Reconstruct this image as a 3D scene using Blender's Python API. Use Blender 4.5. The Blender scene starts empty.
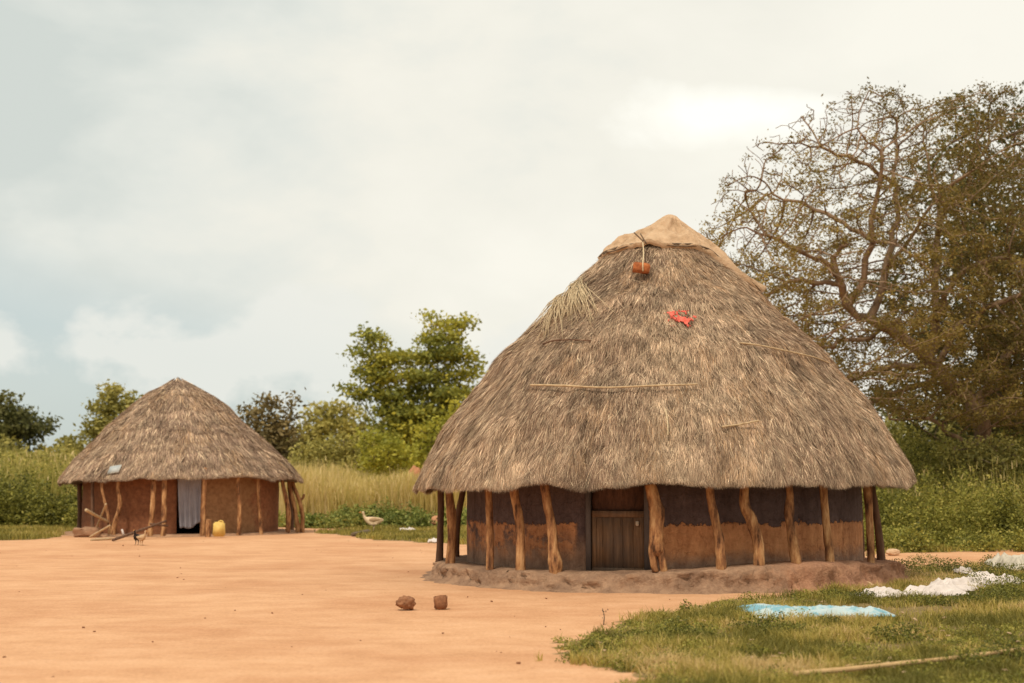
import bpy, math, random
import numpy as np
from mathutils import Vector
R = math.radians
rng = np.random.default_rng(7)
random.seed(7)
sc = bpy.context.scene
COL = sc.collection

# ------------------------------------------------------------------ camera model
F = 1422.0; CX, CY = 512.0, 341.5; CAMZ = 1.6
PITCH = math.atan((485-CY)/F)
cp, sp = math.cos(PITCH), math.sin(PITCH)
def ray(px, py):
    a = (px-CX)/F; b = (CY-py)/F
    return np.array([a, cp-b*sp, sp+b*cp])
def at(px, py, Y):                      # world point on the ray at world depth Y
    d = ray(px, py); t = Y/d[1]
    return np.array([0, 0, CAMZ])+d*t
def gnd(px, py, z=0.0):                 # world point where the ray meets height z
    d = ray(px, py); t = (z-CAMZ)/d[2]
    return np.array([0, 0, CAMZ])+d*t
def proj(P):
    P = np.asarray(P, float)
    x = P[..., 0]; y = P[..., 1]; z = P[..., 2]-CAMZ
    dep = y*cp+z*sp; up = -y*sp+z*cp
    dep = np.where(dep < .1, .1, dep)
    return CX+F*x/dep, CY-F*up/dep

# ------------------------------------------------------------------ noise
_T = np.random.default_rng(3).random((64, 64, 64))
def vnoise(x, y, z=0.0):
    x, y, z = np.broadcast_arrays(np.asarray(x, float), np.asarray(y, float), np.asarray(z, float))
    xi = np.floor(x).astype(int); yi = np.floor(y).astype(int); zi = np.floor(z).astype(int)
    xf = x-xi; yf = y-yi; zf = z-zi
    xf = xf*xf*(3-2*xf); yf = yf*yf*(3-2*yf); zf = zf*zf*(3-2*zf)
    def g(a, b, c): return _T[(xi+a) & 63, (yi+b) & 63, (zi+c) & 63]
    l = lambda a, b, t: a+(b-a)*t
    return l(l(l(g(0,0,0), g(1,0,0), xf), l(g(0,1,0), g(1,1,0), xf), yf),
             l(l(g(0,0,1), g(1,0,1), xf), l(g(0,1,1), g(1,1,1), xf), yf), zf)*2-1
def fbm(x, y, z=0.0, o=4):
    s = 0; a = .5; f = 1
    for i in range(o):
        s = s+a*vnoise(np.asarray(x)*f+i*7.3, np.asarray(y)*f+i*3.1, np.asarray(z)*f+i*11.7); a *= .5; f *= 2.03
    return s
def inpoly(x, y, poly):
    x = np.asarray(x); y = np.asarray(y)
    ins = np.zeros(x.shape, bool); n = len(poly)
    for i in range(n):
        x1, y1 = poly[i]; x2, y2 = poly[(i+1) % n]
        c = ((y1 > y) != (y2 > y)) & (x < (x2-x1)*(y-y1)/((y2-y1)+1e-9)+x1)
        ins ^= c
    return ins

# ------------------------------------------------------------------ mesh helpers
def mesh_np(name, V, faces, attrs=None, smooth=False):
    """V (n,3); faces: list of (m,k) int arrays"""
    V = np.asarray(V, np.float32)
    faces = [np.asarray(f, np.int32) for f in faces if len(f)]
    me = bpy.data.meshes.new(name)
    me.vertices.add(len(V)); me.vertices.foreach_set('co', V.ravel())
    loops = np.concatenate([f.ravel() for f in faces])
    tot = np.concatenate([np.full(len(f), f.shape[1], np.int32) for f in faces])
    st = np.concatenate([[0], np.cumsum(tot)[:-1]]).astype(np.int32)
    me.loops.add(len(loops)); me.loops.foreach_set('vertex_index', loops)
    me.polygons.add(len(tot)); me.polygons.foreach_set('loop_start', st)
    me.polygons.foreach_set('loop_total', tot)
    if smooth: me.polygons.foreach_set('use_smooth', np.ones(len(tot), bool))
    if attrs:
        for k, a in attrs.items():
            a = np.asarray(a, np.float32)
            if a.ndim == 1:
                at_ = me.attributes.new(k, 'FLOAT', 'POINT'); at_.data.foreach_set('value', a)
            else:
                if a.shape[1] == 3: a = np.concatenate([a, np.ones((len(a), 1), np.float32)], 1)
                at_ = me.attributes.new(k, 'FLOAT_COLOR', 'POINT'); at_.data.foreach_set('color', a.ravel())
    me.update(calc_edges=True); me.validate()
    return me
def link(name, me, mat, parent=None, label=None, cat=None, group=None, kind=None):
    o = bpy.data.objects.new(name, me); COL.objects.link(o)
    if mat is not None: me.materials.append(mat)
    if parent is not None:
        o.parent = parent; o.matrix_parent_inverse.identity()
        o.location = tuple(-c for c in parent.location)
    tag(o, label, cat, group, kind)
    return o
def tag(o, label=None, cat=None, group=None, kind=None):
    if label: o['label'] = label
    if cat: o['category'] = cat
    if group: o['group'] = group
    if kind: o['kind'] = kind
def thing(name, loc, label, cat, group=None):
    o = bpy.data.objects.new(name, None); COL.objects.link(o)
    o.location = tuple(loc); o.empty_display_size = .3
    tag(o, label, cat, group); return o

def crom(P, n):
    P = np.asarray(P, float)
    if len(P) < 3:
        t = np.linspace(0, 1, n)[:, None]; return P[0]*(1-t)+P[-1]*t
    Q = np.vstack([2*P[0]-P[1], P, 2*P[-1]-P[-2]]); out = []
    m = len(P)-1
    for t in np.linspace(0, m-1e-6, n):
        i = int(t); f = t-i; a, b, c, d = Q[i:i+4]
        out.append(.5*((2*b)+(-a+c)*f+(2*a-5*b+4*c-d)*f*f+(-a+3*b-3*c+d)*f**3))
    return np.array(out)
def tube(P, rad, sides=10, n=None, rough=0.0, seed=0, squash=1.0):
    P = np.asarray(P, float); rad = np.asarray(rad, float)
    n = n or max(6, 6*len(P))
    Q = crom(np.column_stack([P, rad]), n); C = Q[:, :3]; r = np.abs(Q[:, 3])
    T = np.gradient(C, axis=0); T /= np.linalg.norm(T, axis=1)[:, None]+1e-9
    ref = np.array([.31, .94, .12]) if abs(T[:, 1]).mean() < .8 else np.array([0, .1, 1.])
    U = np.cross(T, ref); U /= np.linalg.norm(U, axis=1)[:, None]+1e-9
    W = np.cross(T, U)
    a = np.linspace(0, 2*np.pi, sides, endpoint=False)
    ring = U[:, None, :]*np.cos(a)[None, :, None]+W[:, None, :]*np.sin(a)[None, :, None]*squash
    k = np.ones((n, sides))
    if rough:
        k = 1+rough*fbm(np.cos(a)[None]*1.6+seed*5.1, np.sin(a)[None]*1.6+seed, np.arange(n)[:, None]*.45, 3)*2
    V = C[:, None, :]+ring*(r[:, None]*k)[..., None]
    V = V.reshape(-1, 3)
    i = np.arange(n-1)[:, None]*sides; j = np.arange(sides)[None]; j2 = (j+1) % sides
    Fq = np.stack([i+j, i+j2, i+sides+j2, i+sides+j], -1).reshape(-1, 4)
    V = np.vstack([V, C[0], C[-1]]); c0 = n*sides
    jj = np.arange(sides)
    cap0 = np.stack([(jj+1) % sides, jj, np.full(sides, c0)], -1)
    cap1 = np.stack([(n-1)*sides+jj, (n-1)*sides+(jj+1) % sides, np.full(sides, c0+1)], -1)
    return V, [Fq, np.vstack([cap0, cap1])]
def merge(parts):
    V = []; by = {}; off = 0
    for v, fs in parts:
        V.append(v)
        for f in fs:
            f = np.asarray(f); by.setdefault(f.shape[1], []).append(f+off)
        off += len(v)
    return np.vstack(V), [np.vstack(x) for x in by.values()]
def box(c, s, rz=0.0, tilt=0.0, jit=0.0, sub=1):
    """axis box with bevelled feel: subdivided grid, jittered"""
    import bmesh
    bm = bmesh.new(); bmesh.ops.create_cube(bm, size=1)
    for v in bm.verts: v.co = Vector((v.co.x*s[0], v.co.y*s[1], v.co.z*s[2]))
    bmesh.ops.bevel(bm, geom=bm.edges[:], offset=min(s)*.08, segments=2, affect='EDGES')
    if sub > 1: bmesh.ops.subdivide_edges(bm, edges=bm.edges[:], cuts=sub, use_grid_fill=True)
    bm.verts.ensure_lookup_table()
    V = np.array([v.co[:] for v in bm.verts])
    fs = {}
    for f in bm.faces: fs.setdefault(len(f.verts), []).append([v.index for v in f.verts])
    bm.free()
    if jit: V = V+jit*np.stack([fbm(V[:, 0]*9+k*9, V[:, 1]*9, V[:, 2]*9) for k in range(3)], -1)
    cz, sz = math.cos(tilt), math.sin(tilt)
    V = np.stack([V[:, 0]*cz-V[:, 2]*sz, V[:, 1], V[:, 0]*sz+V[:, 2]*cz], -1)
    c2, s2 = math.cos(rz), math.sin(rz)
    V = np.stack([V[:, 0]*c2-V[:, 1]*s2, V[:, 0]*s2+V[:, 1]*c2, V[:, 2]], -1)
    return V+np.asarray(c), [np.array(x) for x in fs.values()]

# ------------------------------------------------------------------ materials
class NT:
    def __init__(s, name):
        s.m = bpy.data.materials.new(name); s.m.use_nodes = True
        s.t = s.m.node_tree; s.b = s.t.nodes['Principled BSDF']
        s.b.inputs['Roughness'].default_value = .9
        s.b.inputs['Specular IOR Level'].default_value = .15
    def n(s, typ, **kw):
        x = s.t.nodes.new(typ)
        for k, v in kw.items():
            if k in x.inputs: x.inputs[k].default_value = v
            else: setattr(x, k, v)
        return x
    def l(s, a, b): s.t.links.new(a, b)
    def coord(s, scale=(1, 1, 1), kind='Object'):
        tc = s.n('ShaderNodeTexCoord'); mp = s.n('ShaderNodeMapping'); mp.inputs['Scale'].default_value = scale
        s.l(tc.outputs[kind], mp.inputs[0]); return mp.outputs[0]
    def noise(s, vec, scale, detail=5, rough=.6):
        x = s.n('ShaderNodeTexNoise'); x.inputs['Scale'].default_value = scale
        x.inputs['Detail'].default_value = detail; x.inputs['Roughness'].default_value = rough
        s.l(vec, x.inputs['Vector']); return x.outputs['Fac']
    def ramp(s, fac, stops):
        x = s.n('ShaderNodeValToRGB'); e = x.color_ramp.elements
        while len(e) < len(stops): e.new(.5)
        for i, (p, c) in enumerate(stops):
            e[i].position = p; e[i].color = (*c, 1) if len(c) == 3 else c
        s.l(fac, x.inputs[0]); return x.outputs[0]
    def mix(s, f, a, b, blend='MIX'):
        x = s.n('ShaderNodeMix', data_type='RGBA', blend_type=blend)
        for sock, v in ((x.inputs[0], f), (x.inputs[6], a), (x.inputs[7], b)):
            if isinstance(v, (int, float)): sock.default_value = v
            elif isinstance(v, tuple): sock.default_value = (*v, 1) if len(v) == 3 else v
            else: s.l(v, sock)
        return x.outputs[2]
    def math(s, op, a, b=0.0, c=0.0):
        x = s.n('ShaderNodeMath', operation=op)
        for i, v in enumerate((a, b, c)):
            if isinstance(v, (int, float)): x.inputs[i].default_value = v
            else: s.l(v, x.inputs[i])
        return x.outputs[0]
    def bump(s, h, dist=.01, strength=1.0):
        x = s.n('ShaderNodeBump'); x.inputs['Distance'].default_value = dist; x.inputs['Strength'].default_value = strength
        s.l(h, x.inputs['Height']); s.l(x.outputs[0], s.b.inputs['Normal'])
    def col(s, c): s.l(c, s.b.inputs['Base Color'])
    def attr(s, name, out='Fac'):
        x = s.n('ShaderNodeAttribute'); x.attribute_name = name; return x.outputs[out]
def mnoise(name, stops, scale=5, stretch=(1, 1, 1), bump=.01, detail=6, rough=.9):
    t = NT(name); v = t.coord(stretch); f = t.noise(v, scale, detail, .65)
    t.col(t.ramp(f, stops)); t.bump(f, bump); t.b.inputs['Roughness'].default_value = rough
    return t.m
def leafmat(name, stops, trans=.35):
    t = NT(name); f = t.attr('v'); c = t.ramp(f, stops)
    t.col(c); t.b.inputs['Roughness'].default_value = .6; t.b.inputs['Specular IOR Level'].default_value = .25
    tr = t.n('ShaderNodeBsdfTranslucent'); t.l(c, tr.inputs[0])
    mx = t.n('ShaderNodeMixShader'); mx.inputs[0].default_value = trans
    t.l(t.b.outputs[0], mx.inputs[1]); t.l(tr.outputs[0], mx.inputs[2])
    t.l(mx.outputs[0], t.t.nodes['Material Output'].inputs[0]); return t.m
def strandmat(name):
    t = NT(name); c = t.attr('col', 'Color'); t.col(c); t.b.inputs['Roughness'].default_value = .75
    return t.m

M = {}
M['strand'] = strandmat('straw')
M['shell'] = mnoise('old_thatch', [(.3, (.10, .065, .04)), (.7, (.26, .19, .13))], 9, (1, 1, .3), .03)
M['bark'] = mnoise('weathered_timber', [(.36, (.08, .038, .02)), (.45, (.24, .11, .05)), (.54, (.40, .20, .085)), (.66, (.58, .34, .16))], 9, (1, 1, .28), .04)
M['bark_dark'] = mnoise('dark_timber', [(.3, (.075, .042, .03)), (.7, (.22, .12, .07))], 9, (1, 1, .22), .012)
M['tree_bark'] = mnoise('tree_bark', [(.3, (.13, .08, .048)), (.7, (.40, .27, .165))], 3, (1, 1, .5), .02)
M['far_bark'] = mnoise('far_bark', [(.3, (.10, .075, .05)), (.7, (.22, .16, .10))], 3, (1, 1, .5), .02)
M['mud'] = mnoise('dried_mud', [(.3, (.26, .145, .085)), (.5, (.36, .205, .12)), (.75, (.46, .27, .155))], 2.4, (1, 1, 1), .03)
M['rope'] = mnoise('fibre_rope', [(.3, (.5, .38, .22)), (.7, (.72, .58, .38))], 40)
M['stick'] = mnoise('dry_stick', [(.3, (.36, .24, .13)), (.7, (.62, .46, .28))], 14, (1, 1, 1))
M['white_cloth'] = mnoise('white_cloth', [(.3, (.56, .48, .43)), (.7, (.70, .62, .565))], 7, (1, 1, 1), .01)
M['red'] = mnoise('red_cloth', [(.3, (.60, .09, .06)), (.7, (.85, .22, .16))], 12)
M['brick'] = mnoise('fired_clay', [(.3, (.27, .085, .035)), (.6, (.50, .17, .06)), (.8, (.6, .26, .11))], 12, (1, 1, 1), .01)
M['clod'] = mnoise('clay_clod', [(.3, (.17, .072, .036)), (.7, (.38, .18, .09))], 14, (1, 1, 1), .015)
M['rock'] = mnoise('pale_rock', [(.3, (.42, .26, .15)), (.7, (.74, .52, .33))], 8, (1, 1, 1), .02)
M['plastic_yellow'] = mnoise('yellow_plastic', [(.3, (.60, .38, .09)), (.7, (.80, .56, .18))], 5, (1, 1, 1), .003, rough=.5)
M['dark'] = mnoise('dark_interior', [(.3, (.02, .016, .016)), (.7, (.045, .035, .03))], 5)
M['grey'] = mnoise('grey_panel', [(.3, (.42, .42, .38)), (.7, (.60, .60, .54))], 9, (1, 1, 1), .002, rough=.4)

# ------------------------------------------------------------------ ground
# regions of the ground that carry grass, as outlines seen on the ground plane
A_ = [(566,652),(592,638),(624,627),(660,613),(700,605),(760,596),(820,590),(862,583),(884,574),(915,566),(960,566),(1130,562),(1400,600),(1500,760),(640,700),(640,680),(590,664)]
B_ = [(868,556),(905,552),(960,552),(1010,550),(1600,548),(1600,487),(700,487),(860,530)]
C_ = [(312,532.5),(345,530.5),(372,529),(470,527),(475,545),(420,542.5),(385,540),(350,536)]
D_ = [(-900,545),(0,541),(40,539.5),(66,537),(78,530),(300,527),(320,526),(480,527),(640,527),(640,486),(-900,486)]
def grass_mask(x, y, jit=1.0):
    x = np.asarray(x, float); y = np.asarray(y, float)
    jx = fbm(x*.9, y*.9, 2.0)*1.1*jit+fbm(x*4, y*4, 5.)*.3*jit
    jy = fbm(x*.9+30, y*.9, 4.0)*1.3*jit+fbm(x*4, y*4+9, 7.)*.4*jit
    X = x+jx*.5; Y = y+jy*.8
    px, py = proj(np.stack([X, Y, np.zeros_like(X)], -1))
    ok = Y > 3
    m = inpoly(px, py, A_) | inpoly(px, py, B_) | inpoly(px, py, C_) | inpoly(px, py, D_) | (Y > 60)
    return m & ok
def gz(x, y):
    return .02*fbm(np.asarray(x)*.35, np.asarray(y)*.35, 1.)+.008*fbm(np.asarray(x)*2.1, np.asarray(y)*2.1, 3.)
xs = np.concatenate([-np.geomspace(1500, 26, 30), np.arange(-24, 24.01, .16), np.geomspace(26, 1500, 30)])
ys = np.concatenate([np.linspace(-300, 4, 24), np.arange(5, 64, .16), np.geomspace(66, 2500, 40)])
X, Y = np.meshgrid(xs, ys); X = X.ravel(); Y = Y.ravel()
near = (np.abs(X) < 30) & (Y < 70) & (Y > 3)
Z = np.where(near, gz(X, Y), 0)
gm = grass_mask(X, Y).astype(float)
nx = len(xs); ii = (np.arange(len(ys)-1)[:, None]*nx+np.arange(nx-1)[None]).ravel()
GF = np.stack([ii, ii+1, ii+nx+1, ii+nx], -1)
t = NT('ground_earth')
v = t.coord((1, 1, 1))
big = t.noise(v, .35, 5, .6); v2 = t.coord((.8, 1.15, 1)); mid = t.noise(v2, 1.5, 8, .72); fine = t.noise(v, 24, 4, .7)
sand = t.ramp(mid, [(.30, (.48, .25, .125)), (.46, (.61, .335, .178)), (.56, (.67, .385, .215)), (.7, (.72, .44, .26))])
sand = t.mix(t.ramp(big, [(.42, (0, 0, 0)), (.64, (1, 1, 1))]), sand, t.mix(1.0, sand, (.80, .70, .64), 'MULTIPLY'))
sand = t.mix(.35, sand, t.ramp(fine, [(.35, (.44, .22, .10)), (.5, (.65, .35, .18)), (.7, (.79, .47, .26))]))
soil = t.ramp(t.noise(v, 6, 6, .7), [(.3, (.12, .085, .03)), (.55, (.24, .17, .07)), (.75, (.44, .26, .12))])
g = t.attr('grass')
gn = t.math('ADD', g, t.math('MULTIPLY', t.math('SUBTRACT', t.noise(v, 5, 6, .7), .5), 1.3))
gr = t.ramp(gn, [(.40, (0, 0, 0)), (.65, (1, 1, 1))])
t.col(t.mix(gr, sand, soil))
vor = t.n('ShaderNodeTexVoronoi'); vor.inputs['Scale'].default_value = 2.6; vor.inputs['Randomness'].default_value = 1; t.l(v, vor.inputs['Vector'])
scuff = t.math('MULTIPLY', t.ramp(vor.outputs['Distance'], [(.0, (0, 0, 0)), (.26, (1, 1, 1))]), .45)
h = t.math('ADD', t.math('ADD', t.math('MULTIPLY', mid, 1.3), t.math('MULTIPLY', fine, .35)), scuff); t.bump(h, .028, 1.0)
M['ground'] = t.m
link('ground', mesh_np('ground', np.stack([X, Y, Z], -1), [GF], {'grass': gm}, True), M['ground'], kind='structure')

# ------------------------------------------------------------------ huts
def hsh(th, k): return vnoise(np.cos(th)*k+20, np.sin(th)*k+20, k)
class Roof:
    def __init__(s, cx, cy, prof, eave, seed, drift=0.0):
        s.cx, s.cy, s.seed, s.drift = cx, cy, seed, drift
        s.p = np.array(prof); s.eave = eave       # prof rows r,z from top to eave
        d = np.r_[0, np.cumsum(np.linalg.norm(np.diff(s.p, axis=0), axis=1))]
        s.len = d[-1]; s.t = d/d[-1]
    def rz(s, t):
        return np.interp(t, s.t, s.p[:, 0]), np.interp(t, s.t, s.p[:, 1])
    def pt(s, th, t, off=0.0):
        th = np.asarray(th, float); t = np.asarray(t, float)
        r, z = s.rz(t)
        e = .006; r2, z2 = s.rz(np.minimum(t+e, 1)); r1, z1 = s.rz(np.maximum(t-e, 0))
        dr = r2-r1; dz = z2-z1; L = np.hypot(dr, dz)+1e-9
        nr, nz = -dz/L, dr/L
        x0 = np.cos(th)*r; y0 = np.sin(th)*r
        n = .10*fbm(x0*.8+s.seed, y0*.8, z*.8, 3)+.05*fbm(x0*3+s.seed, y0*3, z*1.1, 3)
        st_ = (t*4.6+.55*fbm(np.sin(th)*r*.9+3, np.cos(th)*r*.9+s.seed, 1.7, 3)) % 1
        n = n+.075*(st_-.5)*np.clip(np.minimum(1, (1-t)*8), 0, 1)*np.clip((t-.28)*8, 0, 1)*np.clip((1-st_)*9, 0, 1)
        n = n*np.clip(t*4, 0, 1)**1.5+off
        r = r+nr*n; z = z+nz*n+s.eave(th)*np.clip((t-.45)/.55, 0, 1)**1.5
        return np.stack([s.cx+s.drift*(1-t)+r*np.sin(th), s.cy-r*np.cos(th), z], -1)
    def shell(s):
        nt, na = 44, 160
        th = np.linspace(0, 2*np.pi, na, endpoint=False); tt = np.linspace(0, 1, nt)
        P = [s.pt(th, np.full(na, a), -.07) for a in tt]
        last = P[-1]; c = np.array([s.cx, s.cy, 0])
        def ringin(k, dz, base=last):
            q = (base-c)*np.array([k, k, 1])+c; q[:, 2] += dz; return q
        P += [ringin(.985, -.02), ringin(.94, -.02), ringin(.86, .08), ringin(.60, .75), ringin(.1, 2.2)]
        V = np.vstack(P); n = len(P)
        i = np.arange(n-1)[:, None]*na; j = np.arange(na)[None]; j2 = (j+1) % na
        Fq = np.stack([i+j, i+na+j, i+na+j2, i+j2], -1).reshape(-1, 4)
        return V, [Fq]
    def strands(s, N, L0, W0, fringe, palette):
        rg = np.random.default_rng(int(s.seed*10)+1)
        # area-weighted
        t = np.sqrt(rg.random(N*2)*.998+.002*rg.random(N*2)); r, _ = s.rz(t); 
        keep = rg.random(N*2) < .5+0*r; t = t[keep][:N]
        th = rg.random(len(t))*2*np.pi
        n1 = len(t)
        # fringe
        tf = rg.uniform(.93, 1.0, fringe); thf = rg.random(fringe)*2*np.pi
        t = np.r_[t, tf]; th = np.r_[th, thf]; n = len(t); fr = np.arange(n) >= n1
        Ls = L0*rg.uniform(.45, 1.5, n)*np.where(fr, 1.2, 1)
        r, _ = s.rz(t)
        skew = .24*rg.standard_normal(n)+.20*fbm(np.sin(th)*r*.9+s.seed+9, np.cos(th)*r*.9, t*5, 3)
        wild = rg.random(n) < .05; skew = np.where(wild, skew*3.2, skew)
        # tufts
        tuft = fbm(np.sin(th)*r*3.2+s.seed, np.cos(th)*r*3.2, t*5., 3)+.5*fbm(np.sin(th)*r*9+s.seed, np.cos(th)*r*9, t*13., 2)
        base = s.pt(th, t, -.02+.015*rg.random(n)+.065*tuft*np.clip(t*4, 0, 1))
        t2 = t+Ls/s.len; over = t2 > 1.0
        th2 = th+skew*Ls/np.maximum(r, .25)*.75
        tip = s.pt(th2, np.minimum(t2, 1), .012+.035*rg.random(n)**2+.08*tuft*np.clip(t*4, 0, 1)+.04*wild*rg.random(n))
        # beyond the eave: hang down
        lim = .075+.06*rg.random(n)+.07*np.clip(fbm(np.sin(th)*r*2.4, np.cos(th)*r*2.4, s.seed, 3)*2, -.8, 1)
        ex = np.where(over, np.minimum((t2-1)*s.len, np.clip(lim, .01, .3)), 0)
        hang = np.stack([np.sin(th2)*ex*.25, -np.cos(th2)*ex*.25, -ex*.95], -1)
        tip = tip+hang
        c = np.array([s.cx, s.cy])
        mid = base*.5+tip*.5; mid = mid+np.stack([np.sin(th), -np.cos(th), np.full(n, .6)], -1)*(.002+.012*rg.random(n))[:, None]
        # widths: along tangent
        tan = np.stack([np.cos(th), np.sin(th), np.zeros(n)], -1)
        rot = rg.uniform(-.9, .9, n); tan = tan*np.cos(rot)[:, None]+np.stack([np.sin(th), -np.cos(th), np.full(n, .8)], -1)*np.sin(rot)[:, None]*.7
        w = (W0*rg.uniform(.5, 1.4, n))[:, None]*tan
        V = np.stack([base-w, base+w, mid-w*.85, mid+w*.85, tip], 1).reshape(-1, 3)
        k = np.arange(n)[:, None]*5
        Q = k+np.array([[0, 1, 3, 2]]); T = k+np.array([[2, 3, 4]])
        pal = np.array(palette); wts = rg.random(n)
        x0 = base[:, 0]; y0 = base[:, 1]; z0 = base[:, 2]
        zone = fbm(x0*.8, y0*.8+s.seed, z0*.55, 4)*1.5+.5
        zone2 = fbm(x0*3.1+4, y0*3.1, z0*.7, 3)
        f = np.clip(.5+(zone-.5)*.30+(wts-.5)*.75+zone2*.35, 0, .999)*(len(pal)-1)
        i0 = f.astype(int); ff = (f-i0)[:, None]
        c3 = pal[i0]*(1-ff)+pal[np.minimum(i0+1, len(pal)-1)]*ff
        # bleached, rusty and dark strands
        q = rg.random(n)
        c3 = np.where((q < .10)[:, None], np.array([[.78, .62, .43]]), c3)
        rust = (fbm(x0*1.9+7, y0*1.9, z0*.45+3, 3) > .15) & (rg.random(n) < .42)
        c3 = np.where(rust[:, None], np.array([[.50, .34, .21]]), c3)
        c3 = np.where((q > .86)[:, None], np.array([[.17, .11, .07]]), c3)
        stk = fbm(np.sin(th)*r*14+s.seed, np.cos(th)*r*14, t*s.len*.45, 3)+.35*fbm(np.sin(th)*r*3.2+11, np.cos(th)*r*3.2, t*s.len*.5, 3)
        mul = np.clip(1.0+.95*stk, .5, 1.28)
        c3 = c3*(rg.uniform(.66, 1.22, n)*mul)[:, None]*np.array([1.0, .955, .90])
        colr = np.repeat(c3, 5, axis=0)
        return V, [Q, T], colr
    def find(s, px, py, lo=-1.35, hi=1.35):
        if not hasattr(s, '_g'):
            a, b = np.meshgrid(np.linspace(lo, hi, 400), np.linspace(.02, 1, 300)); P = s.pt(a, b)
            s._g = (a, b, *proj(P))
        a, b, u, w = s._g; k = np.argmin((u-px)**2+(w-py)**2)
        return a.ravel()[k], b.ravel()[k]
    def onp(s, px, py, off=.05):
        a, b = s.find(px, py); return s.pt(a, b, off)

def roof_obj(R_, parent, N, L0, W0, fringe, pal):
    V, Fs = R_.shell(); V2, F2, c2 = R_.strands(N, L0, W0, fringe, pal)
    n = len(V)
    cc = np.zeros((n, 3)); ns = fbm(V[:, 0]*3, V[:, 1]*3, V[:, 2]*2)[:, None]
    cc[:] = np.array([.16, .115, .08])*(1+ns)
    Va, Fa = merge([(V, Fs), (V2, F2)])
    me = mesh_np('thatch_roof', Va, Fa, {'col': np.vstack([cc, c2])})
    return link('thatch_roof', me, M['strand'], parent)

def wall_mesh(cx, cy, r, z0, z1, gap=None, na=220, nz=24, thick=.18, seed=0, top_in=0.0):
    """ring wall with outside/inside skins, optional door gap (th0,th1) cut full height"""
    if gap: th = np.linspace(gap[1], gap[0]+2*np.pi, na)
    else: th = np.linspace(0, 2*np.pi, na)
    zz = np.linspace(z0, z1, nz)
    A, Bz = np.meshgrid(th, zz)
    n = .022*fbm(np.cos(A)*6+seed, np.sin(A)*6, Bz*2.2)+.012*fbm(np.cos(A)*30+seed, np.sin(A)*30, Bz*9)
    ro = r+n; ri = r-thick
    o = np.stack([cx+ro*np.sin(A), cy-ro*np.cos(A), Bz], -1).reshape(-1, 3)
    i_ = np.stack([cx+ri*np.sin(A), cy-ri*np.cos(A), Bz], -1).reshape(-1, 3)
    k = (np.arange(nz-1)[:, None]*na+np.arange(na-1)[None]).ravel()
    Fo = np.stack([k, k+1, k+na+1, k+na], -1); m = nz*na
    Fi = Fo[:, ::-1]+m
    a = np.arange(na-1)+(nz-1)*na; Ft = np.stack([a, a+1, a+1+m, a+m], -1)
    b = np.arange(nz-1)*na; Fe = np.stack([b, b+na, b+na+m, b+m], -1)
    b2 = b+na-1; Fe2 = np.stack([b2+m, b2+na+m, b2+na, b2], -1)
    return np.vstack([o, i_]), [np.vstack([Fo, Fi, Ft, Fe, Fe2])]
def panel(cx, cy, r, th0, th1, z0, z1, d, curve=True):
    """a slab following the wall between two angles (flat)"""
    p0 = np.array([cx+r*math.sin(th0), cy-r*math.cos(th0)]); p1 = np.array([cx+r*math.sin(th1), cy-r*math.cos(th1)])
    c = (p0+p1)/2; w = np.linalg.norm(p1-p0); rz = math.atan2(p1[1]-p0[1], p1[0]-p0[0])
    return box((c[0], c[1], (z0+z1)/2), (w, d, z1-z0), rz)

PAL = [(.24, .155, .105), (.36, .25, .175), (.47, .345, .245), (.57, .43, .30), (.68, .52, .36)]

# ---- large hut
HX = (660.5-CX)/F*25.6; HY = 25.6
prof_px = [(222, 4), (232, 18), (243, 36), (254, 51), (282, 83), (296, 98.5), (324, 131), (345, 153), (361, 169), (397, 197), (430, 221), (464, 242), (481, 248.5)]
prof = []
for y, hw in prof_px:
    p = at(660.5, y, HY); prof.append((hw/F*(HY*cp+(p[2]-1.6)*sp), p[2]))
prof = [(a-.10*min(1, max(0, a-.8)/1.6) if b > 1.9 else a-.10, b) for a, b in prof]
def eave_big(th):
    return -.03-.05*np.sin(th)*-1*np.where(np.sin(th) < 0, 1.3, -.6)*-1*-1+.035*hsh(th, 3.0)+.03*hsh(th, 9.0)
def eave_big(th):
    s_ = np.sin(th)
    return np.where(s_ < 0, s_*.10, s_*-.02)+.02+.03*hsh(th, 3.0)+.035*hsh(th, 8.0)
RB = Roof(HX, HY, prof, eave_big, 1.7)
hut = thing('thatched_hut', (HX, HY, 0), 'large round mud hut with tan canvas on its roof peak and a closed plank door', 'hut')
roof_obj(RB, hut, 400000, .25, .0037, 80000, PAL)
# eave thickness behind the fringe is part of the shell
# walls
t = NT('hut_wall_plaster')
v = t.coord((1, 1, 1)); geo = t.n('ShaderNodeNewGeometry'); sep = t.n('ShaderNodeSeparateXYZ'); t.l(geo.outputs['Position'], sep.inputs[0])
x_, z_ = sep.outputs[0], sep.outputs[2]
nz_ = t.noise(v, 1.7, 6, .7); nf = t.noise(v, 7, 6, .75); ng = t.noise(v, 3.1, 4, .6)
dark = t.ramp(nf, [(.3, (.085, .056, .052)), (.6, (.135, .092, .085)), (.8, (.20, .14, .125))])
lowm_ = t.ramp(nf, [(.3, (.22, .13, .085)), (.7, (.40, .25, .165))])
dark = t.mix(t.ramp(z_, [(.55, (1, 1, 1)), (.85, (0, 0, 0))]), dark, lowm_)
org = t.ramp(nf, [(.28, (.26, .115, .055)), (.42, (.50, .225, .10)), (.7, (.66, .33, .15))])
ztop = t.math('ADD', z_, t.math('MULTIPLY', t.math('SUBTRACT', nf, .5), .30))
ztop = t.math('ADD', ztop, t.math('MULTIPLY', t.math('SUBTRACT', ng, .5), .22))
up = t.ramp(ztop, [(.985, (1, 1, 1)), (1.0, (0, 0, 0))])         # below ~1.0 -> 1
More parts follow.
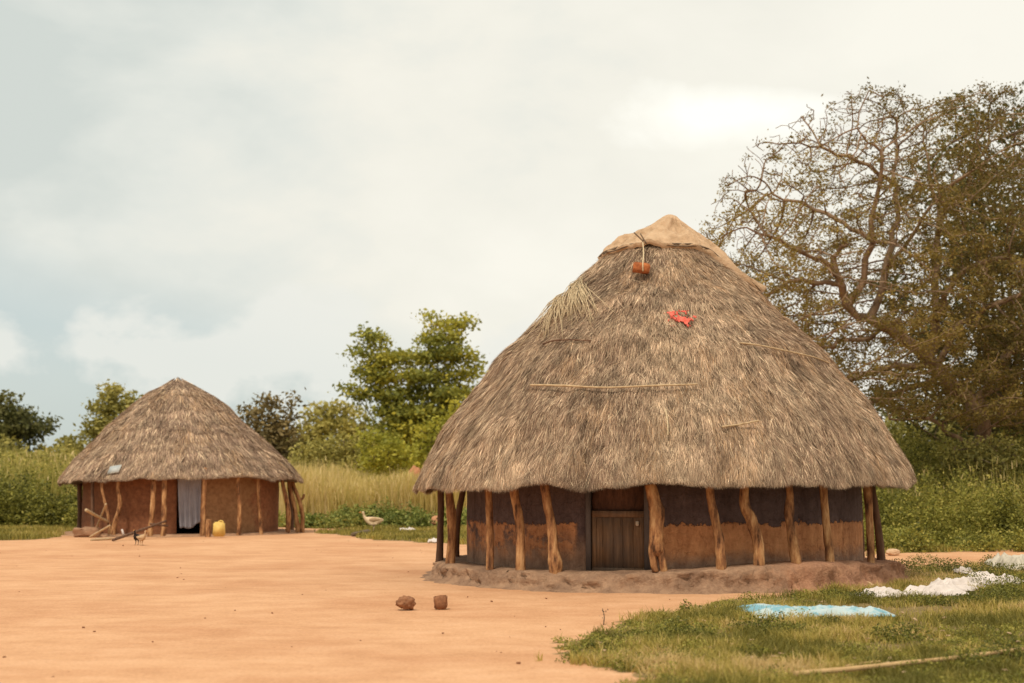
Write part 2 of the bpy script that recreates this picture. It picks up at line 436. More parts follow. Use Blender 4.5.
lo = t.ramp(t.math('ADD', z_, t.math('MULTIPLY', t.math('SUBTRACT', nz_, .5), .55)), [(.40, (0, 0, 0)), (.62, (1, 1, 1))])
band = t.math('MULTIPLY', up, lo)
# bare plaster close round the doorway
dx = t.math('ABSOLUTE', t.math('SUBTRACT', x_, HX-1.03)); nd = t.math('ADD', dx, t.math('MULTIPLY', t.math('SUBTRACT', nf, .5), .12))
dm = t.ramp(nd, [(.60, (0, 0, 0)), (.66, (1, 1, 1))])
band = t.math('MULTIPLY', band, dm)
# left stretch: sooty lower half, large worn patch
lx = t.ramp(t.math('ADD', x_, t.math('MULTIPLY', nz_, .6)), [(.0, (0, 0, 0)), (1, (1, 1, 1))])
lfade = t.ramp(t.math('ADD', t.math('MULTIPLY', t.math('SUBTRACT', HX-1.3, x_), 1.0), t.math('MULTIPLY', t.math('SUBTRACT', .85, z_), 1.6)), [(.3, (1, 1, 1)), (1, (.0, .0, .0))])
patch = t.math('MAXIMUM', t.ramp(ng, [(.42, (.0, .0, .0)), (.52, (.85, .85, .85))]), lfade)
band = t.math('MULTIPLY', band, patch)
vs = t.coord((2.2, 2.2, .35)); streak = t.ramp(t.noise(vs, 2.2, 5, .7), [(.40, (.74, .71, .70)), (.60, (1, 1, 1))])
vc = t.n('ShaderNodeTexVoronoi', feature='DISTANCE_TO_EDGE'); vc.inputs['Scale'].default_value = 3.2
vd = t.n('ShaderNodeVectorMath', operation='ADD'); nv = t.n('ShaderNodeTexNoise'); nv.inputs['Scale'].default_value = 5; t.l(v, nv.inputs['Vector']); sc_ = t.n('ShaderNodeVectorMath', operation='SCALE'); sc_.inputs['Scale'].default_value = .35
t.l(nv.outputs['Color'], sc_.inputs[0]); t.l(v, vd.inputs[0]); t.l(sc_.outputs[0], vd.inputs[1]); t.l(vd.outputs[0], vc.inputs['Vector'])
crk = t.ramp(vc.outputs['Distance'], [(.0, (.80, .78, .77)), (.008, (1, 1, 1))])
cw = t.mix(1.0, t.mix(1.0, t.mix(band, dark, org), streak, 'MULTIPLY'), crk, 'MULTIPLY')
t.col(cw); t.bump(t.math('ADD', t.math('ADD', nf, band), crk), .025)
M['wall_big'] = t.m
def dth(px): return math.asin(((px-CX)/F*22.2-HX)/3.48)
g0, g1 = dth(589), dth(646)
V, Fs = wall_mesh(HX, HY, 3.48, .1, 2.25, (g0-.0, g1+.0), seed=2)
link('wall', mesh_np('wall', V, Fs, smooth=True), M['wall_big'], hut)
# plinth
def plinth(cx, cy, rtop, rbot, z1, seed, amp=1.0, lift=0.0):
    na, pr = 520, [(0.0, z1), (rtop*.7, z1), (rtop*.9, z1), (rtop*.95, z1), (rtop*.98, z1-.005), (rtop, z1-.02), (rtop*.75+rbot*.25, z1*.85), (rtop*.55+rbot*.45, z1*.68), (rtop*.45+rbot*.55, z1*.5), (rtop*.35+rbot*.65, z1*.32), (rbot, z1*.14), (rbot+.09, .012), (rbot+.3, -.05)]
    th = np.linspace(0, 2*np.pi, na, endpoint=False); P = []
    for k, (r, z) in enumerate(pr):
        w = min(1, k/5)
        n = w*(.10*fbm(np.cos(th)*3+seed, np.sin(th)*3, z*2)+.15*fbm(np.cos(th)*14+seed, np.sin(th)*14, z*7)+.12*fbm(np.cos(th)*45+seed, np.sin(th)*45, z*16)*(k > 4))*amp
        nzv = (.018*fbm(np.cos(th)*r*2, np.sin(th)*r*2, seed)+.05*fbm(np.cos(th)*r*4, np.sin(th)*r*4, seed)) if k < 11 else 0*th
        d_ = (th-.55+np.pi) % (2*np.pi)-np.pi; lf = 1+lift*np.exp(-(d_/.6)**2)
        P.append(np.stack([cx+(r+n)*np.sin(th), cy-(r+n)*np.cos(th), z*lf+nzv*w*amp], -1))
    V = np.vstack(P); i = np.arange(len(pr)-1)[:, None]*na; j = np.arange(na)[None]
    return V, [np.stack([i+j, i+na+j, i+na+(j+1) % na, i+(j+1) % na], -1).reshape(-1, 4)]
t = NT('plinth_mud'); v = t.coord(); geo = t.n('ShaderNodeNewGeometry'); sep = t.n('ShaderNodeSeparateXYZ'); t.l(geo.outputs['Position'], sep.inputs[0])
f = t.noise(v, 2.2, 7, .7); f2 = t.noise(v, 16, 5, .7)
c1 = t.ramp(f, [(.34, (.20, .11, .065)), (.5, (.36, .21, .125)), (.66, (.53, .32, .19))])
c2 = t.ramp(f, [(.36, (.29, .125, .068)), (.6, (.53, .265, .145))])
rt = t.ramp(t.math('ADD', t.math('SUBTRACT', sep.outputs[0], HX+1.2), t.math('MULTIPLY', t.math('SUBTRACT', f, .3), 2.4)), [(.35, (0, 0, 0)), (1, (1, 1, 1))])
c = t.mix(rt, c1, c2); c = t.mix(.3, c, t.ramp(f2, [(.3, (.12, .07, .045)), (.7, (.5, .33, .22))]))
t.col(c); t.bump(t.math('ADD', f, t.math('MULTIPLY', f2, .6)), .07); M['plinth'] = t.m
V, Fs = plinth(HX, HY, 4.06, 4.17, .27, 4.0, 1.0, .55)
link('plinth', mesh_np('plinth', V, Fs, smooth=True), M['plinth'], hut)
# door
t = NT('door_planks'); v = t.coord((9, 9, .7)); f = t.noise(v, 2.2, 6, .7); v3 = t.coord(); f3 = t.noise(v3, 2.0, 4, .6)
c = t.ramp(f, [(.3, (.12, .065, .035)), (.55, (.23, .13, .07)), (.75, (.35, .215, .12))])
c = t.mix(t.ramp(f3, [(.4, (0, 0, 0)), (.6, (.45, .45, .45))]), c, (.10, .085, .075)); t.col(c); t.bump(f, .008); M['door'] = t.m
rd = 3.44
door = thing('door', (0, 0, 0), None, None); door.parent = hut; door.location = (-HX, -HY, 0)
def local_child(o): pass
parts = []
e = np.linspace(dth(592), dth(643), 6)
dv = []
p0 = np.array([HX+rd*math.sin(dth(591.5)), HY-rd*math.cos(dth(591.5))]); p1 = np.array([HX+rd*math.sin(dth(643)), HY-rd*math.cos(dth(643))])
du = (p1-p0); dw = np.linalg.norm(du); du /= dw; dn = np.array([du[1], -du[0]]); drz = math.atan2(du[1], du[0])
def dbox(u0, u1, z0, z1, out, d):
    c = p0+du*(u0+u1)/2+dn*(out); return box((c[0], c[1], (z0+z1)/2), (abs(u1-u0), d, z1-z0), drz)
bpy.data.objects.remove(door)
pl = []
xs_ = [0, .17, .34, .49, .66, dw]
for a, b in zip(xs_[:-1], xs_[1:]): pl.append(dbox(a+.002, b-.002, .30, 1.14, 0+random.uniform(0, .006), .03))
pl.append(dbox(0.0, dw, 1.10, 1.20, .026, .02)); pl.append(dbox(0, dw, .245, .32, .026, .02))
pl.append(dbox(0, .075, .32, 1.10, .026, .018)); pl.append(dbox(dw-.075, dw, .32, 1.10, .026, .018))
V, Fs = merge(pl); door = link('door', mesh_np('door', V, Fs), M['door'], hut)
cpt = p0+du*(dw-.10)+dn*.055
V, Fs = merge([box((cpt[0], cpt[1], 1.01), (.05, .02, .06), drz), box((cpt[0], cpt[1]-.01, .99), (.035, .03, .035), drz)])
lk = link('lock', mesh_np('lock', V, Fs), mnoise('pale_metal', [(.3, (.5, .38, .27)), (.7, (.75, .6, .45))], 8, rough=.4)); lk.parent = door; lk.location = (0, 0, 0)
V, Fs = merge([dbox(-.085, -.012, .22, 2.2, .03, .12), dbox(dw+.012, dw+.10, .22, 2.2, .03, .12)])
V2_, F2_ = merge([dbox(.0, dw, 1.205, 2.1, -.03, .03), dbox(0, dw, 1.62, 1.66, -.005, .02)])
link('panel', mesh_np('panel', V2_, F2_), mnoise('dark_board', [(.3, (.055, .028, .02)), (.7, (.13, .065, .042))], 6, (3, 3, 1)), hut, label='dark fixed board panel above the door')
fr = link('door_frame', mesh_np('door_frame', V, Fs), mnoise('grey_timber', [(.3, (.075, .06, .055)), (.7, (.16, .13, .115))], 6, (1, 1, .2)), hut)
V, Fs = dbox(.2, dw-.1, .2, .248, .0, .05)
# posts
def post_path(pts, cx, cy, Rr, side=0):
    """pts: (px,py,width px) from the foot up; each stands on the ring at the depth of its foot"""
    dx = (pts[0][0]-CX)/F
    # intersect the vertical plane of the foot with the ring
    a = 1+dx*dx; b = -2*(cx*dx+cy); c = cx*cx+cy*cy-Rr*Rr; disc = b*b-4*a*c
    if disc < 0: Yd = cy
    else: Yd = (-b-math.sqrt(disc))/(2*a) if side == 0 else (-b+math.sqrt(disc))/(2*a)
    P = []; rr = []
    for (px, py, w) in pts:
        P.append(at(px, py, Yd)); rr.append(w/2/F*Yd)
    return np.array(P), np.array(rr)
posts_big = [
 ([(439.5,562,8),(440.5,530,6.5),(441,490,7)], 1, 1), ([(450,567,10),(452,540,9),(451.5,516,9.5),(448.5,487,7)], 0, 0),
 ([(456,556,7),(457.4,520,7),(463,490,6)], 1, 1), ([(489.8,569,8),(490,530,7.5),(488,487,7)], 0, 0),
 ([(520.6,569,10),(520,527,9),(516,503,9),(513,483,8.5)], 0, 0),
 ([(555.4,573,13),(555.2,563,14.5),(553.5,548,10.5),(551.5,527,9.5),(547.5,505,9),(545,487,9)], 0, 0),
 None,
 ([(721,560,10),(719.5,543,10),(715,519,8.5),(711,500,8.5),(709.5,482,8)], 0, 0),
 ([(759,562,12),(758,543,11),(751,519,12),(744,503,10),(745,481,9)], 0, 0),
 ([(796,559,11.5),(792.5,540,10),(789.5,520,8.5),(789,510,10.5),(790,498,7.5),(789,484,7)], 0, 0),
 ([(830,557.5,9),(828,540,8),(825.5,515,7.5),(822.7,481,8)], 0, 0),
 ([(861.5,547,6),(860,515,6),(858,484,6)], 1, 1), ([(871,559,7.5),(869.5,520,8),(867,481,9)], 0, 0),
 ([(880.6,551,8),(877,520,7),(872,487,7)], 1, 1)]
for k, pp in enumerate(posts_big):
    if pp is None:
        P, r = post_path([(657.5,556,9),(657,549,15),(656,540,14.5),(656.5,525,14.5),(657,512,15.5),(653.5,498,13),(650,484,12)], HX, HY, 3.93)
        Pl, rl = post_path([(655.5,572,6.5),(653.2,560,7.5),(652.8,548,8.5),(654,535,8)], HX, HY, 3.93)
        Pr, rr_ = post_path([(664.8,574,7),(662.5,562,8),(660.3,550,9),(658.5,535,9)], HX, HY, 3.93)
        V, Fs = merge([tube(P, r, 14, 40, .10, k), tube(Pl, rl, 10, 16, .12, k), tube(Pr, rr_, 10, 16, .12, k+3)])
        link('post', mesh_np('post', V, Fs, smooth=True), M['bark'], hut, label='thick forked timber post beside the door')
        continue
    pts, side, dk = pp
    P, r = post_path(pts, HX, HY, 3.93, side)
    P = np.vstack([P[0]-np.array([0, 0, .22]), P]); r = np.r_[r[0]*1.08, r]; P = np.vstack([P, P[-1]+np.array([0, .05, .35])]); r = np.r_[r, r[-1]]
    V, Fs = tube(P, r, 12, 36, .10, k)
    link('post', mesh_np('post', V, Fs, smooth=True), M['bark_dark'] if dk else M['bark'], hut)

# ---- canvas cap
tn = 64; tt_ = np.linspace(0, 1, 26); th = np.linspace(0, 2*np.pi, 144, endpoint=False)
A, T_ = np.meshgrid(th, tt_)
def redge(a):
    d = np.abs((a-1.45+np.pi) % (2*np.pi)-np.pi); dl = np.abs((a+1.5+np.pi) % (2*np.pi)-np.pi)
    return .98+.78*np.exp(-(d/.36)**2)+.10*np.exp(-(dl/.6)**2)+.05*hsh(a, 4.)
tm = np.interp(redge(A), RB.p[:, 0], RB.t)
P = RB.pt(A, T_*tm, .06)
foldth = -.30
dfo = (A-foldth+np.pi) % (2*np.pi)-np.pi
rr0 = np.hypot(P[..., 0]-HX, P[..., 1]-HY)
ridge = .12*np.clip(1-np.abs(dfo*rr0)/.20, 0, 1)*np.clip(rr0/.4, 0, 1)*np.clip(1.25-T_, .2, 1)+.05*np.clip(1-np.abs((dfo-.9)*rr0)/.10, 0, 1)*T_
rid2 = .09*np.exp(-((A-1.5)*rr0/.12)**2)*np.clip(T_*2, 0, 1)
wr = .035*np.sin(T_*9+A*3)*T_+.035*(1-2*np.abs((A*3.3+T_*1.3) % 1-.5))*(1-.4*T_)+.03*(1-2*np.abs((A*5.1-T_*2.1) % 1-.5))*T_+.06*fbm(P[..., 0]*5, P[..., 1]*5, P[..., 2]*5)+.03*np.sin(A*9+3*T_)*(1-T_)*T_*4
hem = .02*np.exp(-((1-T_)/.06)**2)
wr = wr*np.clip(rr0/.5, 0, 1); off = ridge+rid2+wr+hem
nrm = np.stack([np.sin(A), -np.cos(A), np.full_like(A, 1.)], -1)/1.414
P = P+nrm*off[..., None]
pk = np.clip(1-rr0/.95, 0, 1); P[..., 0] += .26*pk**1.2; P[..., 2] += .05*np.clip(1-rr0/.5, 0, 1)
# skirt tucked under
last = P[-1].copy(); P2 = last-nrm[-1]*.09+np.array([0, 0, -.01])
V = np.vstack([P.reshape(-1, 3), P2]); na = 144; nr = 27
i = np.arange(nr-1)[:, None]*na; j = np.arange(na)[None]
Fq = np.stack([i+j, i+na+j, i+na+(j+1) % na, i+(j+1) % na], -1).reshape(-1, 4)
M['canvas'] = mnoise('tan_canvas', [(.3, (.36, .23, .13)), (.48, (.53, .355, .215)), (.7, (.62, .43, .27))], 3.5, (1, 1, 1), .10)
cap = thing('canvas_cap', (HX, HY, 5.6), 'wrinkled tan canvas cap folded over the peak of the large thatched roof', 'canvas')
cs = link('canvas_sheet', mesh_np('canvas', V, [Fq], smooth=True), M['canvas'], cap)
# binding cord round the hem
aa = np.linspace(-np.pi, np.pi, 90, endpoint=False)
tm2 = np.interp(redge(aa)*1.0, RB.p[:, 0], RB.t); Pc = RB.pt(aa, tm2*.965, .085)
V, Fs = tube(np.vstack([Pc, Pc[0]]), np.full(91, .016), 6, 300, .1)
Pc2 = RB.pt(aa, tm2*.99+.006*np.sin(aa*5), .08); V2 = tube(np.vstack([Pc2, Pc2[0]]), np.full(91, .011), 6, 300, .1)
kn = RB.onp(645, 251, .2); kk = [tube([kn+np.array([-.16, -.02, .16]), kn+np.array([0, -.04, .0])], [.012, .014], 6, 6), tube([kn+np.array([-.05, -.02, .14]), kn+np.array([.05, -.05, -.04])], [.012, .014], 6, 6)]
V, Fs = merge([(V, Fs), V2]+kk)
link('binding_cord', mesh_np('cord', V, Fs, smooth=True), M['shell'], cap)
# hanging brick
bp = RB.onp(643, 276, .17)
br = thing('hanging_brick', bp, 'orange brick hung on a pale cord from the canvas cap of the large roof', 'brick')
V, Fs = box(bp, (.27, .13, .17), .1, -.12, .03, 2)
link('block', mesh_np('brick', V, Fs), M['brick'], br)
V, Fs = merge([tube([RB.onp(645, 252, .21), RB.onp(645, 263, .19), bp+np.array([.02, -.07, .07]), bp+np.array([.02, -.075, -.07])], [.012]*4, 6, 20)])
link('cord', mesh_np('cord', V, Fs), M['rope'], br)
# red rag
def crumple(c, sx, sy, h, n, seed, outline=.25, rz=0.0, fold=1.0, freq=3.0, ss=None, lift=0.0):
    u, v = np.meshgrid(np.linspace(-1, 1, n), np.linspace(-1, 1, max(8, int(n*sy/sx) if ss is None else ss)))
    x = u*sx/2*(1+outline*fbm(u*1.5+seed, v*1.2)); y = v*sy/2*(1+outline*2*fbm(u*2.2+seed+5, v*.4))+sy*.25*fbm(u*1.6+seed, 3.3)
    rg1 = 1-np.abs(fbm(x*freq*.5+seed+fold*y*.6, y*freq*1.4, seed, 2))*3.2
    rg2 = 1-np.abs(fbm(x*freq*1.3+y*2.0, y*freq*2.6-x*1.1, seed+4, 2))*3.4
    z = h*(.15+.55*np.clip(rg1, 0, 1)**1.5+.30*np.clip(rg2, 0, 1)**1.5+.45*fbm(x*freq*.6, y*freq*.6, seed+8, 2))
    z = (np.clip(z, .006, None)+lift)*(1-np.maximum(np.abs(u), np.abs(v))**8*.7)+.008
    c2, s2 = math.cos(rz), math.sin(rz)
    m, n2 = u.shape
    V = np.stack([x*c2-y*s2+c[0], x*s2+y*c2+c[1], z+c[2]], -1).reshape(-1, 3)
    k = (np.arange(m-1)[:, None]*n2+np.arange(n2-1)[None]).ravel()
    return V, [np.stack([k, k+1, k+n2+1, k+n2], -1)]
def solidify(o, th):
    md = o.modifiers.new('solid', 'SOLIDIFY'); md.thickness = th; md.offset = 0
V, Fs = crumple((0, 0, 0), .50, .34, .09, 44, 3.0, .9, 0, 1, 8)
a0, b0 = RB.find(681, 322); c0 = RB.pt(a0, b0, .035)
tt = np.array([math.cos(a0), math.sin(a0), 0]); dn_ = RB.pt(a0, b0+.03)-RB.pt(a0, b0-.03); dn_ /= np.linalg.norm(dn_); nn = np.cross(dn_, tt)
if nn[2] < 0: nn = -nn
# ragged: drop faces by noise so that it reads as torn strips
Fq = Fs[0]; cen = V[Fq].mean(1); keep = fbm(cen[:, 0]*13+4, cen[:, 1]*16, 1.2) > -.19+.30*((cen[:, 0]+.03)/.25)**2+.25*(cen[:, 1]/.15)**2
Fq = Fq[keep]; Vw = c0+V[:, :1]*tt+V[:, 1:2]*(-dn_)+V[:, 2:3]*nn
used = np.unique(Fq); remap = -np.ones(len(Vw), int); remap[used] = np.arange(len(used))
o = link('rag', mesh_np('rag', Vw[used], [remap[Fq]], smooth=True), M['red'], label='torn red rag lying on the large thatched roof below the canvas cap', cat='rag'); solidify(o, .008)
# sticks laid over the thatch
def roofstick(R_, pix, rad, label, name='stick', mat='stick', off=.07, group=None):
    P = [R_.onp(x, y, off) for x, y in pix]
    V, Fs = tube(P, np.linspace(rad, rad*.75, len(P)), 7, 40, .15, pix[0][0])
    return link(name, mesh_np(name, V, Fs, smooth=True), M[mat], label=label, cat='stick', group=group)
roofstick(RB, [(534,389.5),(565,390),(607,391.5),(650,390.5),(696,388.5)], .019, 'long pale straight stick laid level across the middle of the large roof', off=.11)
roofstick(RB, [(738,346),(760,349),(785,354),(812,361),(826,366)], .015, 'thin dark cane curving down the right flank of the large roof', mat='stick')
roofstick(RB, [(545,347),(556,343.5),(572,343),(592,343.5)], .015, 'short brown stick on the upper left of the large roof', mat='bark_dark')
roofstick(RB, [(720,431),(738,428.5),(757,424.5)], .017, 'short pale stick on the lower right of the large roof', off=.1)
roofstick(RB, [(665.5,413),(667,427),(668,438)], .013, 'short whitish upright stick near the middle of the large roof', mat='rope', off=.1)
# loose straw tuft
rg = np.random.default_rng(5); vs = []; cs_ = []
for k in range(120):
    x0 = 577+rg.normal()*4; y0 = 284+rg.normal()*4; L = rg.uniform(15, 46); sl = rg.normal()*.30+.12
    if rg.random() < .35: x0 -= 14; y0 += 14; sl -= .5
    p = [RB.onp(x0, y0, .06), RB.onp(x0+sl*L*.5, y0+L*.5, .09+.03*rg.random()), RB.onp(x0+sl*L+rg.normal()*3, y0+L, .05+.05*rg.random())]
    vs.append(tube(p, [.007, .006, .003], 3, 6))
V, Fs = merge(vs)
link('straw_bundle', mesh_np('straw_bundle', V, Fs), mnoise('pale_straw', [(.3, (.45, .33, .19)), (.7, (.72, .57, .36))], 20), label='loose pale straw bundle slipping down the upper left of the large roof', cat='straw')

# ---- small hut
SX = (184-CX)/F*48.2; SY = 48.2
pp2 = [(375.5, .8), (380, 6), (385, 13), (391, 25), (398, 37), (412, 53), (430, 73), (445, 88.5), (458, 102), (470, 113.5), (480, 121)]
prof = []
for y, hw in pp2:
    p = at(184, y, SY); prof.append((hw*.965/F*(SY*cp+(p[2]-1.6)*sp), p[2]))
def eave_sm(th):
    s_ = np.sin(th); f_ = np.cos(th)
    return .09*np.clip(f_, 0, 1)-.10*np.clip(-s_, 0, 1)+.02+.05*hsh(th, 3.)+.03*hsh(th, 8.)
RS = Roof(SX, SY, prof, eave_sm, 6.3, drift=-.24)
hs = thing('thatched_hut', (SX, SY, 0), 'small distant round hut with red mud wall and white curtain in its doorway', 'hut')
roof_obj(RS, hs, 120000, .38, .008, 26000, [(.24, .16, .115), (.34, .24, .175), (.43, .31, .23), (.52, .38, .27), (.60, .45, .32)])
t = NT('red_mud_wall'); v = t.coord(); geo = t.n('ShaderNodeNewGeometry'); sep = t.n('ShaderNodeSeparateXYZ'); t.l(geo.outputs['Position'], sep.inputs[0])
f = t.noise(v, 1.6, 6, .7); f2 = t.noise(v, 8, 5, .7)
red = t.ramp(f2, [(.3, (.16, .062, .032)), (.6, (.27, .11, .052)), (.8, (.37, .165, .085))])
tan_ = t.ramp(f2, [(.3, (.21, .105, .05)), (.7, (.37, .205, .10))])
x0w = (225-CX)/F*45.5
mk = t.math('SUBTRACT', 1.05, t.math('ADD', t.math('ABSOLUTE', t.math('MULTIPLY', t.math('SUBTRACT', sep.outputs[0], x0w), .8)), t.math('MULTIPLY', t.math('SUBTRACT', f, .5), 1.4)))
mk2 = t.ramp(mk, [(.25, (0, 0, 0)), (.5, (1, 1, 1))])
c = t.mix(mk2, red, tan_)
bt = t.n('ShaderNodeTexBrick'); bt.inputs['Scale'].default_value = 1; bt.inputs['Brick Width'].default_value = .3; bt.inputs['Row Height'].default_value = .1; bt.inputs['Mortar Size'].default_value = .012
bt.inputs['Color1'].default_value = (1, 1, 1, 1); bt.inputs['Color2'].default_value = (.8, .8, .8, 1); bt.inputs['Mortar'].default_value = (.45, .42, .4, 1)
cmb = t.n('ShaderNodeCombineXYZ'); t.l(sep.outputs[0], cmb.inputs[0]); t.l(sep.outputs[2], cmb.inputs[1]); t.l(cmb.outputs[0], bt.inputs['Vector'])
c = t.mix(t.ramp(f, [(.56, (.0, .0, .0)), (.72, (.3, .3, .3))]), c, t.mix(1.0, c, bt.outputs[0], 'MULTIPLY'))
t.col(c); t.bump(f2, .015); M['wall_sm'] = t.m
def sth(px, R_=3.25, Yc=45.0): return math.asin(max(-1, min(1, ((px-CX)/F*Yc-SX)/R_)))
ga, gb = sth(179), sth(202)
V, Fs = wall_mesh(SX, SY, 3.22, -.02, 2.3, (ga, gb), seed=7)
link('wall', mesh_np('wall', V, Fs, smooth=True), M['wall_sm'], hs)
V, Fs = plinth(SX, SY, 3.75, 3.9, .07, 8.0, .6)
link('plinth', mesh_np('plinth', V, Fs, smooth=True), M['mud'], hs)
cg = (ga+gb)/2
# curtain
pa = np.array([SX+3.26*math.sin(ga), SY-3.26*math.cos(ga)]); pb = np.array([SX+3.26*math.sin(gb), SY-3.26*math.cos(gb)])
u, w = np.meshgrid(np.linspace(0, 1, 60), np.linspace(0, 1, 30))
left = .02+.14*w; x = left+(1-left-.02)*u
q = pa[None, None]*(1-x[..., None])+pb[None, None]*x[..., None]
zt = 1.95; zb = .24+.18*np.clip((u-.35)/.65, 0, 1)**1.3+.03*np.sin(u*9)
fold = .035*np.sin(u*26+np.sin(w*3)*1.2)*(.4+w)+.02*np.sin(u*11+w*4)
V = np.stack([q[..., 0], q[..., 1]-.05-fold, zt+(zb-zt)*w], -1).reshape(-1, 3)
k = (np.arange(29)[:, None]*60+np.arange(59)[None]).ravel()
o = link('curtain', mesh_np('curtain', V, [np.stack([k, k+1, k+61, k+60], -1)], smooth=True), mnoise('curtain_cloth', [(.3, (.27, .26, .29)), (.7, (.36, .345, .38))], 3), hs); solidify(o, .01)
posts_s = [([(79.6,528.5,5),(79.8,505,4.5),(79.6,487,5)], 1, 1, 0), ([(92.7,534,3.6),(92.6,510,3.4),(92.5,487,3.4)], 0, 1, 0),
 ([(110,536,4),(108,515,3.2),(102,489,3)], 0, 0, 0), ([(113,536,5.5),(114.5,524,4.5),(120,506,4.5),(118,487,4)], 0, 0, 0),
 ([(150,536,6.5),(151.5,520,5),(153,500,5),(154,478,4.6)], 0, 0, 0), ([(163,536,6),(164,515,5.2),(164.5,479,4.6)], 0, 0, 0),
 ([(202.5,535,6),(203.5,505,5.6),(204.5,478,5.2)], 0, 0, 0), ([(238.6,535.5,4.4),(239.5,510,4),(237.5,482,4)], 0, 0, 0),
 ([(261.3,534.5,4),(259.3,510,3.6),(258,482,3.6)], 0, 0, 0), ([(287.6,533,5),(288.5,515,5),(286.5,500,4.6),(282.5,482,4)], 0, 0, 0),
 ([(298,531,5),(295,510,4.2),(289.5,483,4)], 0, 0, 0), ([(302,530,5),(302.5,515,4.2),(299,500,4.2),(293,484,4)], 1, 0, 1), ([(292,528,4.5),(291,505,4),(289,482,4)], 1, 1, 0)]
for k, (pts, side, dk, stub) in enumerate(posts_s):
    P, r = post_path(pts, SX, SY, 3.74, side)
    P = np.vstack([P[0]+(P[0]-P[1])*.2, P, P[-1]+np.array([0, .1, .3])]); r = np.r_[r[0], r, r[-1]]
    pl = [tube(P, r, 9, 26, .12, k+20)]
    if stub:
        c = P[3]; pl.append(tube([c, c+np.array([.12, 0, .06]), c+np.array([.17, 0, .2])], [.05, .045, .04], 7, 8, .1))
    V, Fs = merge(pl)
    link('post', mesh_np('post', V, Fs, smooth=True), M['bark_dark'] if dk else M['bark'], hs)
# stump by the door
p = gnd(208, 535.5, .05); V, Fs = tube([p-np.array([0, 0, .1]), p+np.array([0, 0, .25]), p+np.array([.02, 0, .5])], [.09, .085, .08], 10, 14, .1, 3)
link('timber_stump', mesh_np('stump', V, Fs, smooth=True), M['bark'], label='short upright timber stump right of the doorway of the small hut', cat='stump')
# jerrycan
p = gnd(219, 536.5, .05); jc = thing('jerrycan', p, 'yellow plastic jerrycan standing by the wall of the small hut', 'jerrycan')
import bmesh
def bm_np(bm):
    bm.verts.ensure_lookup_table(); bm.verts.index_update()
    V = np.array([v.co[:] for v in bm.verts]); fs = {}
    for f in bm.faces: fs.setdefault(len(f.verts), []).append([v.index for v in f.verts])
    bm.free(); return V, [np.array(x) for x in fs.values()]
bm = bmesh.new(); bmesh.ops.create_cube(bm, size=1)
for v_ in bm.verts:
    s_ = 1
    v_.co = Vector((v_.co.x*.36*(1 if v_.co.z < 0 else .96), v_.co.y*.24, v_.co.z*.44))
bmesh.ops.bevel(bm, geom=bm.edges[:], offset=.04, segments=3, affect='EDGES')
V, Fs = bm_np(bm)
V[:, 2] += .22; top = V[:, 2] > .36; V[top, 0] = V[top, 0]*.93
sd = V+p
jb = link('body', mesh_np('body', sd, Fs, smooth=True), M['plastic_yellow'], jc)
V, Fs = tube([p+np.array([-.10, 0, .42]), p+np.array([-.10, 0, .475])], [.035, .03], 12, 6)
link('spout_cap', mesh_np('spout_cap', V, Fs), mnoise('dark_plastic', [(.3, (.05, .03, .02)), (.7, (.1, .06, .03))], 5), jc)
V, Fs = tube([p+np.array([-.03, 0, .43]), p+np.array([0, 0, .465]), p+np.array([.08, 0, .47]), p+np.array([.13, 0, .42])], [.02]*4, 8, 16)
link('handle', mesh_np('handle', V, Fs, smooth=True), M['plastic_yellow'], jc)
# solar panel on the small roof
a0, b0 = RS.find(116, 471.5); c0 = RS.pt(a0, b0, .10)
sp_ = thing('solar_panel', c0, 'small pale grey panel lying on the lower left thatch of the small hut roof', 'panel')
tt = np.array([math.cos(a0), math.sin(a0), .12]); tt /= np.linalg.norm(tt); dn_ = RS.pt(a0, b0+.03)-RS.pt(a0, b0-.03); dn_ /= np.linalg.norm(dn_); nn = np.cross(tt, -dn_); 
if nn[2] < 0: nn = -nn
V, Fs = box((0, 0, 0), (.42, .29, .03)); link('panel_frame', mesh_np('f', c0+V[:, :1]*tt+V[:, 1:2]*dn_+V[:, 2:3]*nn, Fs), M['grey'], sp_)
V, Fs = box((0, 0, .018), (.36, .24, .008)); link('glass', mesh_np('f', c0+V[:, :1]*tt+V[:, 1:2]*dn_+V[:, 2:3]*nn, Fs), mnoise('panel_glass', [(.3, (.36, .38, .38)), (.7, (.5, .52, .5))], 3, rough=.15), sp_)
V, Fs = tube([RS.onp(111, 476, .06), RS.onp(109, 484, .06), RS.onp(110, 489, .06)], [.008]*3, 5, 10); link('cable', mesh_np('c', V, Fs), M['rope'], sp_)
# poles leaning beside the small hut
def pole(a, b, ra, rb, label, mat='stick', name='wooden_pole', mid=None):
    P = [a, b] if mid is None else [a, mid, b]
    V, Fs = tube(P, np.linspace(ra, rb, len(P)), 8, 24, .12, a[0])
    return link(name, mesh_np(name, V, Fs, smooth=True), M[mat], label=label, cat='pole', group='poles piled left of the small hut')
pole(at(86, 510, 43.3), gnd(128, 533, .06), .05, .04, 'long pale pole slanting down to the right across the pile beside the small hut')
pole(at(166, 521, 43.9), gnd(113, 540, .05), .035, .045, 'dark pole rising to the right towards the doorway of the small hut', 'bark_dark')
pole(gnd(94, 534, .05), at(106, 504, 43.6), .035, .03, 'thin pole leaning up against the leftmost wall posts of the small hut')
pole(gnd(90, 537, .03), at(110, 525.5, 43), .035, .03, 'thin low pole propped at the left foot of the pole pile')
pole(gnd(91, 540, .03), gnd(112, 538.5, .05), .04, .035, 'grey pole lying flat on the sand in front of the pole pile', 'stick')
